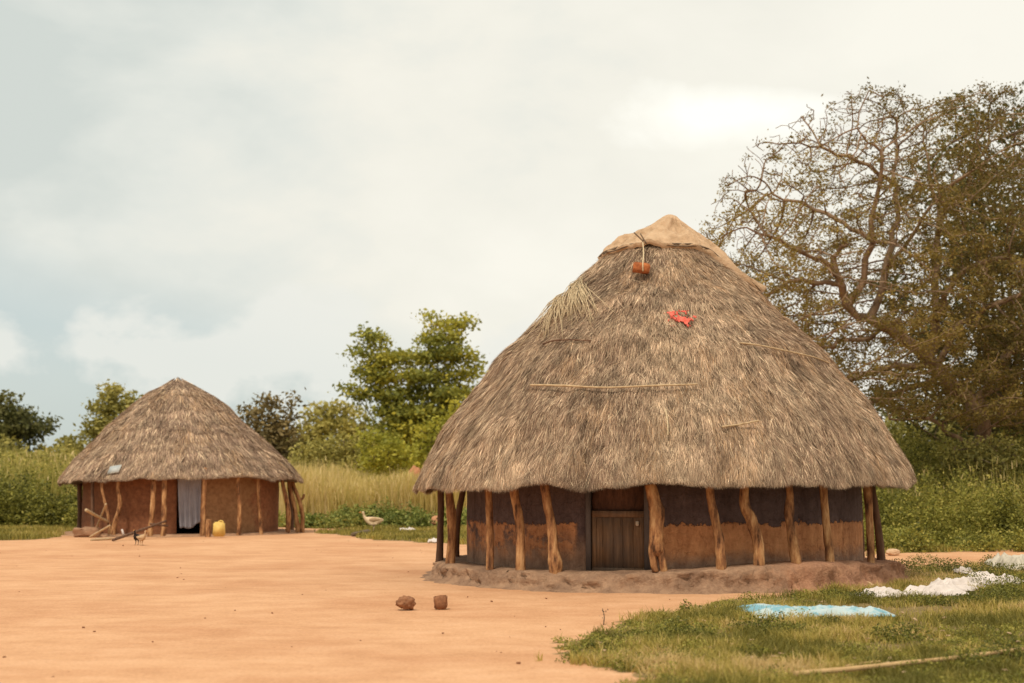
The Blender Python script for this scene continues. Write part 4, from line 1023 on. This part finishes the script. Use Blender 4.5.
# ---- big spreading tree on the right
rg = np.random.default_rng(31)
TY = 46.0
def lp(pts, dy0, dy1):
    n = len(pts); out = []
    for k, (x, y) in enumerate(pts):
        f = k/(n-1); out.append(at(x, y, TY+dy0+(dy1-dy0)*f))
    return out
S_ = TY/F/2
tb = at(990, 455, TY); tb0 = np.array([tb[0]+.2, TY, -.2])
limbs = [
 (np.array([tb0, tb]+lp([(985,440),(976,408),(952,384),(931,359)], 0, 0)), [16, 14, 13, 12, 11, 10]),
 (lp([(931,359),(904,339.5),(886,324),(862,318),(847,302),(839.6,282),(834.6,262),(837,250),(847,246)], 0, -1.5), [9.5, 9, 8.5, 7, 6, 5.5, 4.6, 4, 3]),
 (lp([(904,339.5),(899,325),(889,322),(869,321)], .5, -.8), [6, 5, 4.5, 4]),
 (lp([(872,320),(883,292),(887,265),(894,235),(897,200),(894,180),(896,150),(896,127),(904,112)], -.5, 1.5), [6, 5.5, 5, 4.5, 3.8, 3.2, 2.6, 2.2, 1.5]),
 (lp([(852,308),(858,290),(864.5,270),(872,242),(877,200),(880,170),(879,150),(869,142),(856,127)], -.8, -2.5), [5.5, 5, 4.6, 4.3, 3.2, 2.6, 2.2, 1.8, 1.3]),
 (lp([(894,180),(879,172),(860,162),(839,157),(822,145),(800,142)], .5, -1.0), [3.2, 3, 2.8, 2.4, 2, 1.5]),
 (lp([(838,280),(827,264),(817,255),(790,246),(768,240),(750,226)], -1, -3), [4.2, 4.5, 3.8, 3, 2.2, 1.4]),
 (lp([(840,286),(814.7,281),(790,282),(768,294),(750,300)], -1, -2), [3.5, 3.2, 2.8, 2.2, 1.5]),
 (lp([(872,242),(857,229),(839,219),(812,209),(777,199),(755,190)], -1.8, .6), [3.5, 3.2, 3, 2.6, 2, 1.3]),
 (lp([(916,367),(904,366),(879,370.6),(847,382),(822,392)], 0, -2.2), [7, 6.5, 5, 4, 3]),
 (lp([(932,380),(916,386),(884,396),(861,403),(840,415)], 0, 1.6), [6, 5.5, 4.5, 4, 3]),
 (lp([(885,328),(874,336),(850,340),(839.6,342),(820,349),(800,345),(785,335)], .3, -2.4), [4.5, 4.4, 4, 3.6, 3, 2.2, 1.5]),
 (lp([(931,359),(936,330),(936,310),(935,280),(937,255),(939,225),(932,190),(928,160),(925,130)], .5, 2), [7.5, 7, 6.5, 6, 5.5, 4, 3, 2.2, 1.5]),
 (lp([(937,312),(941,303),(948.6,287),(966,270),(993,260),(1023,262),(1060,250)], .2, -2), [5, 4.8, 4.5, 4, 3.6, 3, 2]),
 (lp([(940,365),(956,329.5),(972,317),(986,308),(1020,295),(1050,280)], .2, -1.5), [6, 5.5, 5, 4.6, 3.6, 2.5]),
 (lp([(980,438),(972,446),(951,434.5),(936,422),(916,417),(890,420)], -.4, -1.2), [5, 5, 4.5, 4, 3, 2]),
 (lp([(978,410),(990,380),(1010,350),(1045,320),(1075,260),(1080,200)], .4, 3), [8, 7.5, 7, 6, 5, 3]),
 (lp([(939,225),(955,200),(975,170),(990,140),(1000,110)], 1, 3), [3.6, 3, 2.6, 2, 1.5]),
 (lp([(887,265),(905,245),(925,215),(945,190)], 0, -2), [3, 2.6, 2.2, 1.6]),
 (lp([(856,127),(862,110),(868,90)], -2.4, -2.6), [1.5, 1.3, 1.0]),
]
limbs = [(p, np.array(r)*S_*1.1) for p, r in limbs]
nodes, par, fr = skeleton(limbs, .35)
outl = [(702,300),(700,262),(704,225),(712,195),(722,170),(742,152),(762,130),(785,118),(806,104),(832,100),(850,92),(862,80),(880,84),(905,92),(925,104),(950,96),(975,84),(1010,80),(1060,95),(1110,140),(1140,230),(1135,330),(1100,400),(1040,425),(960,425),(900,418),(858,400),(835,400),(815,360),(790,330),(760,320),(735,318)]
att = []
while len(att) < 9500:
    px, py = rg.uniform(695, 1140), rg.uniform(75, 430)
    if not inpoly(np.array(px), np.array(py), outl): continue
    # radial thickness: deep in the centre, shallow at the rim
    e = math.hypot((px-930)/235, (py-300)/225); th_ = max(.8, 5.5*math.sqrt(max(0, 1-min(e, 1)**2)))
    dy = rg.uniform(-1, 1)*th_
    if px > 925 and py < 240 and rg.random() < .45: continue
    if py > 340 and px < 880 and rg.random() < .35: continue
    att.append(at(px, py, TY+dy))
nodes = [q+rg.normal(0, .05, 3) for q in nodes]
NN, PP = grow(nodes, par, att, .27, 2.8, .36, 90, rg, .04, 30000)
V, Fs, rad, nch = tree_mesh(NN, PP, fr, .013, 2.25)
big = thing('spreading_tree', (tb0[0], TY, 0), 'big spreading tree with bare twisting limbs and thin olive brown leaves behind the large hut', 'tree')
print('big tree nodes', len(NN))
link('trunk', mesh_np('trunk', V, Fs, smooth=True), M['tree_bark'], big)
def dens_f(P):
    px, py = proj(P)
    core = np.exp(-((px-868)/45)**2-((py-275)/75)**2)*np.where(P[:, 1] < TY+.5, .92, .3)
    top = .68*np.clip((215-py)/60, 0, 1)*np.clip((930-px)/60, 0, 1)
    d = np.clip((px-740)/190, 0, 1)*.5+np.clip((py-150)/170, 0, 1)*.62
    return np.clip(.50+d*.9, .12, 1)*np.clip(.48+3.2*(fbm(P[:, 0]*1.1, P[:, 1]*1.1, P[:, 2]*1.3)+.04+.30*d), .07, 1)*(1-core)*(1-top)
def tonef(P, cl, rg):
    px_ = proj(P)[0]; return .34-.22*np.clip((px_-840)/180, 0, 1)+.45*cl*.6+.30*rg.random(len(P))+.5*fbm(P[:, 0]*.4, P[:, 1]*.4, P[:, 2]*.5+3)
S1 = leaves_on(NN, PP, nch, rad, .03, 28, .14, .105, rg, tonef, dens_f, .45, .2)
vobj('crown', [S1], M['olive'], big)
print('leaves', len(S1[0])//4)

# ---- generic tree
def gtree(name, label, px, Y, clumps, leafm, leafsize, per, step=.5, barkm='far_bark', trunkr=.16, natt=500, kill=.6, spread=.28, prob=None, aspect=.55, toptone=0.0, trunk_px=None, seed=1, cat='tree', tonebase=.2, zf=.7):
    """clumps: (px,py,rx_px,ry_px) ellipses of the crown at depth Y"""
    rg = np.random.default_rng(seed)
    s = Y/F; base = np.array([(px-CX)*s, Y, -.1]); att = []
    wts = np.array([c[2]*c[3] for c in clumps], float); wts /= wts.sum()
    for k in range(natt):
        c = clumps[rg.choice(len(clumps), p=wts)]; q = rg.standard_normal(3); q /= np.linalg.norm(q); q *= rg.random()**.4
        P = at(c[0]+q[0]*c[2], c[1]+q[1]*c[3], Y); P[1] += q[2]*c[2]*s*1.0+(c[4] if len(c) > 4 else 0); att.append(P)
    att = np.array(att); ctr = att.mean(0); zlow = np.percentile(att[:, 2], 8)
    fork = np.array([base[0]*.6+ctr[0]*.4, Y, max(zlow*.6, .5)])
    L = [(np.array([base, (base+fork)/2+np.array([.1, 0, 0]), fork]), [trunkr, trunkr*.85, trunkr*.75])]
    for c in clumps:
        tgt = at(c[0], c[1]+c[3]*.35, Y); tgt[1] += (c[4] if len(c) > 4 else 0)
        mid = fork*.5+tgt*.5+np.array([0, 0, -.12*abs(tgt[0]-fork[0])]); L.append((np.array([fork, mid, tgt]), [trunkr*.32, trunkr*.2, trunkr*.1]))
    nodes, par, fr = skeleton(L, step)
    NN, PP = grow(nodes, par, att, step, step*7, kill, 60, rg, .03, 9000)
    V, Fs, rad, nch = tree_mesh(NN, PP, fr, .02, 2.3, 4)
    tr = thing(name, (base[0], Y, 0), label, cat)
    link('trunk', mesh_np('trunk', V, Fs, smooth=True), M[barkm], tr)
    def tf(P, cl, rg): return tonebase+.35*cl+.35*rg.random(len(P))+.35*fbm(P[:, 0]*.5, P[:, 1]*.5, P[:, 2]*.8)
    S = leaves_on(NN, PP, nch, rad, .055, per, spread, leafsize, rg, tf, prob, aspect, 0., zf)
    vobj('crown', [S], M[leafm], tr); return tr

gtree('leafy_tree', 'dark leafy tree rising behind the spreading tree at the right edge', 1010, 54, [(955,108,16,11),(975,120,22,12),(1015,125,25,22),(965,140,18,14),(935,165,22,14),(955,195,34,20),(1000,190,44,34),(1035,110,25,18),(990,250,60,40),(1050,260,50,60),(1020,340,60,45),(950,330,45,35),(960,390,50,30),(1040,400,40,30),(900,290,24,22),(890,400,32,16),(1000,430,50,18)],
      'darkleaf', .24, 22, .5, 'tree_bark', .28, 1700, .5, .30, seed=41, tonebase=.25)
gtree('layered_tree', 'tall green tree with layered branches between the two huts', 428, 76, [(405,358,34,3.5),(440,341,24,3),(458,324,20,2.5),(432,317,7,2.5),(372,337,18,3),(363,354,14,3),(372,368,20,3.5),(355,391,17,3),(380,380,18,3),(415,378,32,4),(455,356,24,4),(462,375,20,4),(398,396,26,5),(450,395,28,5),(415,412,34,6),(456,414,24,7),(430,432,40,8),(395,444,30,10),(455,445,20,10)],
      'midleaf', .25, 46, .42, 'far_bark', .22, 1500, .46, .33, seed=42, tonebase=.24, zf=.55)
gtree('flowering_bush', 'yellow flowering bush against the left flank of the large roof', 455, 60, [(440,432,24,14),(462,415,18,16),(425,452,16,12),(450,462,28,10),(470,440,16,16)], 'yelleaf', .19, 40, .35, 'far_bark', .09, 500, .4, .22, seed=43, cat='bush', tonebase=.15)
gtree('rounded_tree', 'small green tree just behind the left side of the small hut roof', 112, 84, [(113,394,14,7),(104,408,16,12),(125,405,14,12),(112,424,22,14),(98,432,14,10),(130,424,14,12)], 'farleaf', .28, 50, .45, 'far_bark', .16, 420, .55, .30, seed=44)
gtree('brown_tree', 'sparse brownish tree right of the small hut roof peak', 272, 72, [(268,402,14,8),(292,402,6,7),(262,420,18,12),(282,420,16,12),(245,415,10,10),(270,440,24,16),(290,440,12,14)], 'brownleaf', .26, 32, .42, 'far_bark', .14, 420, .55, .28, seed=45)
gtree('dark_tree', 'dark flat topped tree at the left edge of the picture', 8, 92, [(5,402,12,7),(12,415,24,10),(30,424,26,6),(-15,410,26,14),(5,430,34,12),(40,432,14,5)], 'darkleaf', .32, 45, .5, 'far_bark', .2, 600, .6, .34, seed=46, tonebase=.45)
gtree('hazy_tree', 'hazy grey green tree just left of the tall layered tree', 330, 100, [(325,412,16,8),(345,408,14,6),(332,426,28,12),(312,432,18,10),(355,425,16,14)], 'farleaf', .36, 45, .6, 'far_bark', .2, 500, .7, .4, seed=47, tonebase=.3)
gtree('olive_bush', 'rounded olive bush at the edge of the tall grass between the huts', 318, 70, [(322,452,24,14),(345,448,18,14),(310,462,18,10),(365,455,18,14),(340,465,34,8)], 'farleaf', .20, 48, .4, 'far_bark', .08, 600, .5, .26, seed=48, cat='bush', tonebase=.3)
gtree('green_bush', 'tall green bush beneath the layered tree', 395, 66, [(392,452,24,18),(372,440,14,14),(408,462,20,12),(380,465,26,8)], 'yelleaf', .20, 44, .4, 'far_bark', .08, 550, .5, .26, seed=49, cat='bush', tonebase=.2)
gtree('leafy_shrub', 'dense olive shrub hiding the foot of the big spreading tree', 985, 43.5, [(972,448,18,9),(992,450,20,11),(1010,452,14,9),(955,456,14,9),(985,463,34,9)], 'farleaf', .12, 46, .28, 'far_bark', .06, 600, .34, .20, seed=52, cat='shrub', tonebase=.05)
# wooded skyline far behind: reads as one mass
rg = np.random.default_rng(51)
sets = []
def wood(x0, x1, ytop, Y, n, size, tc):
    for x in np.arange(x0, x1, 9.):
        yt = ytop(x)+rg.normal(0, 3.5); z = at(x, yt, Y)[2]; Yd = Y+rg.uniform(-4, 6)
        c = np.array([(x-CX)/F*Yd, Yd, 0])
        for q in range(3):
            r = rg.uniform(.7, 1.6)*Y/90; cc = c+np.array([rg.normal(0, .6), rg.normal(0, 1), 0]); hz = z*rg.uniform(.45, 1)
            sets.append(clump(cc+np.array([0, 0, hz*.35]), r, hz*.65, n//3, size, rg, tc+rg.normal(0, .1), .2))
            sets.append(clump(cc, r*1.1, hz*.6, n//4, size, rg, tc, .2))
wood(-140, 130, lambda x: 430+4*math.sin(x*.05), 88, 3000, .34, .5)
wood(-140, 120, lambda x: 443+4*math.sin(x*.08), 76, 2400, .28, .62)
wood(270, 640, lambda x: 424+6*math.sin(x*.06), 104, 3000, .40, .42)
wood(270, 560, lambda x: 446+5*math.sin(x*.09), 84, 2400, .30, .6)
wood(640, 900, lambda x: 430+6*math.sin(x*.07), 92, 1500, .36, .45)
wood(800, 1180, lambda x: 385+12*math.sin(x*.03), 74, 1400, .30, .30)
vobj('woodland', sets, M['farleaf'], kind='stuff', label='wooded skyline behind the yard')

# ------------------------------------------------------------------ sky and light
world = bpy.data.worlds.new('World'); sc.world = world; world.use_nodes = True
nt = world.node_tree; nt.nodes.clear()
def wn(typ, **kw):
    x = nt.nodes.new(typ)
    for k, v_ in kw.items(): setattr(x, k, v_)
    return x
out = wn('ShaderNodeOutputWorld'); bg = wn('ShaderNodeBackground'); bg.inputs[1].default_value = .1
SUN_EL, SUN_AZ = R(58), R(205)      # azimuth clockwise from +Y
sky = wn('ShaderNodeTexSky', sky_type='NISHITA'); sky.sun_disc = False; sky.sun_elevation = SUN_EL; sky.sun_rotation = SUN_AZ; sky.dust_density = 3
tc = wn('ShaderNodeTexCoord'); 
def wmath(op, a, b=0., c=0.):
    x = wn('ShaderNodeMath', operation=op)
    for i, v_ in enumerate((a, b, c)):
        if isinstance(v_, (int, float)): x.inputs[i].default_value = v_
        else: nt.links.new(v_, x.inputs[i])
    return x.outputs[0]
def wramp(f, stops):
    x = wn('ShaderNodeValToRGB'); e = x.color_ramp.elements
    while len(e) < len(stops): e.new(.5)
    for i, (p_, c_) in enumerate(stops): e[i].position = p_; e[i].color = (*c_, 1)
    nt.links.new(f, x.inputs[0]); return x.outputs[0]
def wmix(f, a, b, blend='MIX'):
    x = wn('ShaderNodeMix', data_type='RGBA', blend_type=blend)
    for s_, v_ in ((x.inputs[0], f), (x.inputs[6], a), (x.inputs[7], b)):
        if isinstance(v_, (int, float)): s_.default_value = v_
        elif isinstance(v_, tuple): s_.default_value = (*v_, 1)
        else: nt.links.new(v_, s_)
    return x.outputs[2]
def wnoise(scale, detail, stretch, loc=(0, 0, 0), dist=0.):
    mp = wn('ShaderNodeMapping'); mp.inputs['Scale'].default_value = stretch; mp.inputs['Location'].default_value = loc; nt.links.new(tc.outputs['Generated'], mp.inputs[0])
    x = wn('ShaderNodeTexNoise'); x.inputs['Scale'].default_value = scale; x.inputs['Detail'].default_value = detail; x.inputs['Roughness'].default_value = .55; x.inputs['Distortion'].default_value = dist
    nt.links.new(mp.outputs[0], x.inputs['Vector']); return x.outputs['Fac']
sepw = wn('ShaderNodeSeparateXYZ'); nt.links.new(tc.outputs['Generated'], sepw.inputs[0]); wx, wy, wz = sepw.outputs
n1 = wnoise(2.6, 6, (1, 1, 2.2), (1.3, .4, .2), .2); n2 = wnoise(7, 7, (1, 1, 1.9), (3, 1, 0), .3)
cl = wmath('ADD', wmath('MULTIPLY', n1, .65), wmath('MULTIPLY', n2, .35))
# thicker, greyer cloud towards the left; thin bright cloud to the upper right
cl = wmath('ADD', cl, wmath('MULTIPLY', wx, .42))
CL = wramp(cl, [(.32, (.50, .535, .505)), (.43, (.60, .615, .57)), (.54, (.69, .675, .605)), (.68, (.74, .72, .645))])
def blob(px, py, w, warp=.05, st=1.0):
    d = ray(px, py); d /= np.linalg.norm(d)
    vm = wn('ShaderNodeVectorMath', operation='DISTANCE'); mp = wn('ShaderNodeMapping'); mp.inputs['Scale'].default_value = (1, 1, st); nt.links.new(tc.outputs['Generated'], mp.inputs[0]); nt.links.new(mp.outputs[0], vm.inputs[0]); vm.inputs[1].default_value = (d[0], d[1], d[2]*st)
    q = wmath('ADD', wmath('DIVIDE', vm.outputs['Value'], w), wmath('MULTIPLY', wmath('SUBTRACT', n2, .5), 2.2)); return q
b1 = blob(722, 112, .085, st=3.2); CL = wmix(wramp(b1, [(.45, (1, 1, 1)), (1.1, (0, 0, 0))]), CL, (.84, .83, .76))
# cumulus bank low in the middle-left
n3 = wnoise(11, 9, (1, 1, 1.5), (5, 2, 1), .1)
cband = wmath('MULTIPLY', wmath('SUBTRACT', 1.0, wmath('DIVIDE', wmath('ABSOLUTE', wmath('SUBTRACT', wz, .088)), .040)), .42)
cside = wmath('MULTIPLY', wmath('SUBTRACT', 1.0, wmath('DIVIDE', wmath('ABSOLUTE', wmath('ADD', wx, .16)), .22)), .22)
cum = wmath('ADD', wmath('MULTIPLY', n3, 1.5), wmath('ADD', cband, cside))
CUM = wramp(cum, [(.90, (0, 0, 0)), (.99, (.8, .8, .8))])
CUM2 = wramp(wmath('SUBTRACT', cum, .25), [(.68, (0, 0, 0)), (.84, (.75, .75, .75))])
scale10 = wn('ShaderNodeVectorMath', operation='SCALE'); nt.links.new(CL, scale10.inputs[0]); scale10.inputs['Scale'].default_value = 10.0
# clear band of sky low on the left
skc = wn('ShaderNodeVectorMath', operation='SCALE'); nt.links.new(sky.outputs[0], skc.inputs[0]); skc.inputs['Scale'].default_value = 1.6
low = wmath('ADD', wmath('SUBTRACT', .105, wz), wmath('MULTIPLY', wmath('SUBTRACT', n1, .5), .10))
low = wmath('SUBTRACT', low, wmath('MULTIPLY', wmath('ADD', wx, .1), .25))
lowm = wramp(wmath('MULTIPLY', low, 10.), [(.0, (0, 0, 0)), (.55, (.8, .8, .8))])
pale = wmix(.82, skc.outputs[0], (4.3, 4.9, 4.7))
fin = wmix(lowm, scale10.outputs[0], pale)
fin = wmix(CUM2, fin, (6.6, 6.6, 6.1))
nt.links.new(fin, bg.inputs[0]); nt.links.new(bg.outputs[0], out.inputs[0])

sl = bpy.data.lights.new('sun', 'SUN'); sl.energy = 2.1; sl.angle = R(9); sl.color = (1, .89, .74)
so = bpy.data.objects.new('sun', sl); COL.objects.link(so)
dirv = Vector((math.sin(SUN_AZ)*math.cos(SUN_EL), math.cos(SUN_AZ)*math.cos(SUN_EL), math.sin(SUN_EL)))
so.rotation_euler = dirv.to_track_quat('Z', 'Y').to_euler(); so.location = (-10, -10, 30)

cam = bpy.data.cameras.new('camera'); cam.sensor_width = 36; cam.lens = F/1024*36; cam.clip_end = 6000; cam.clip_start = .1
co = bpy.data.objects.new('camera', cam); COL.objects.link(co); co.location = (0, 0, CAMZ); co.rotation_euler = (math.pi/2+PITCH, 0, 0)
cam.dof.use_dof = True; cam.dof.focus_distance = 22.0; cam.dof.aperture_fstop = 1.3
sc.camera = co
sc.render.resolution_x, sc.render.resolution_y = 1024, 683
sc.view_settings.view_transform = 'Standard'; sc.view_settings.look = 'None'; sc.view_settings.exposure = .38; sc.view_settings.gamma = 1
sc.render.engine = 'CYCLES'; sc.cycles.max_bounces = 6; sc.cycles.transparent_max_bounces = 8
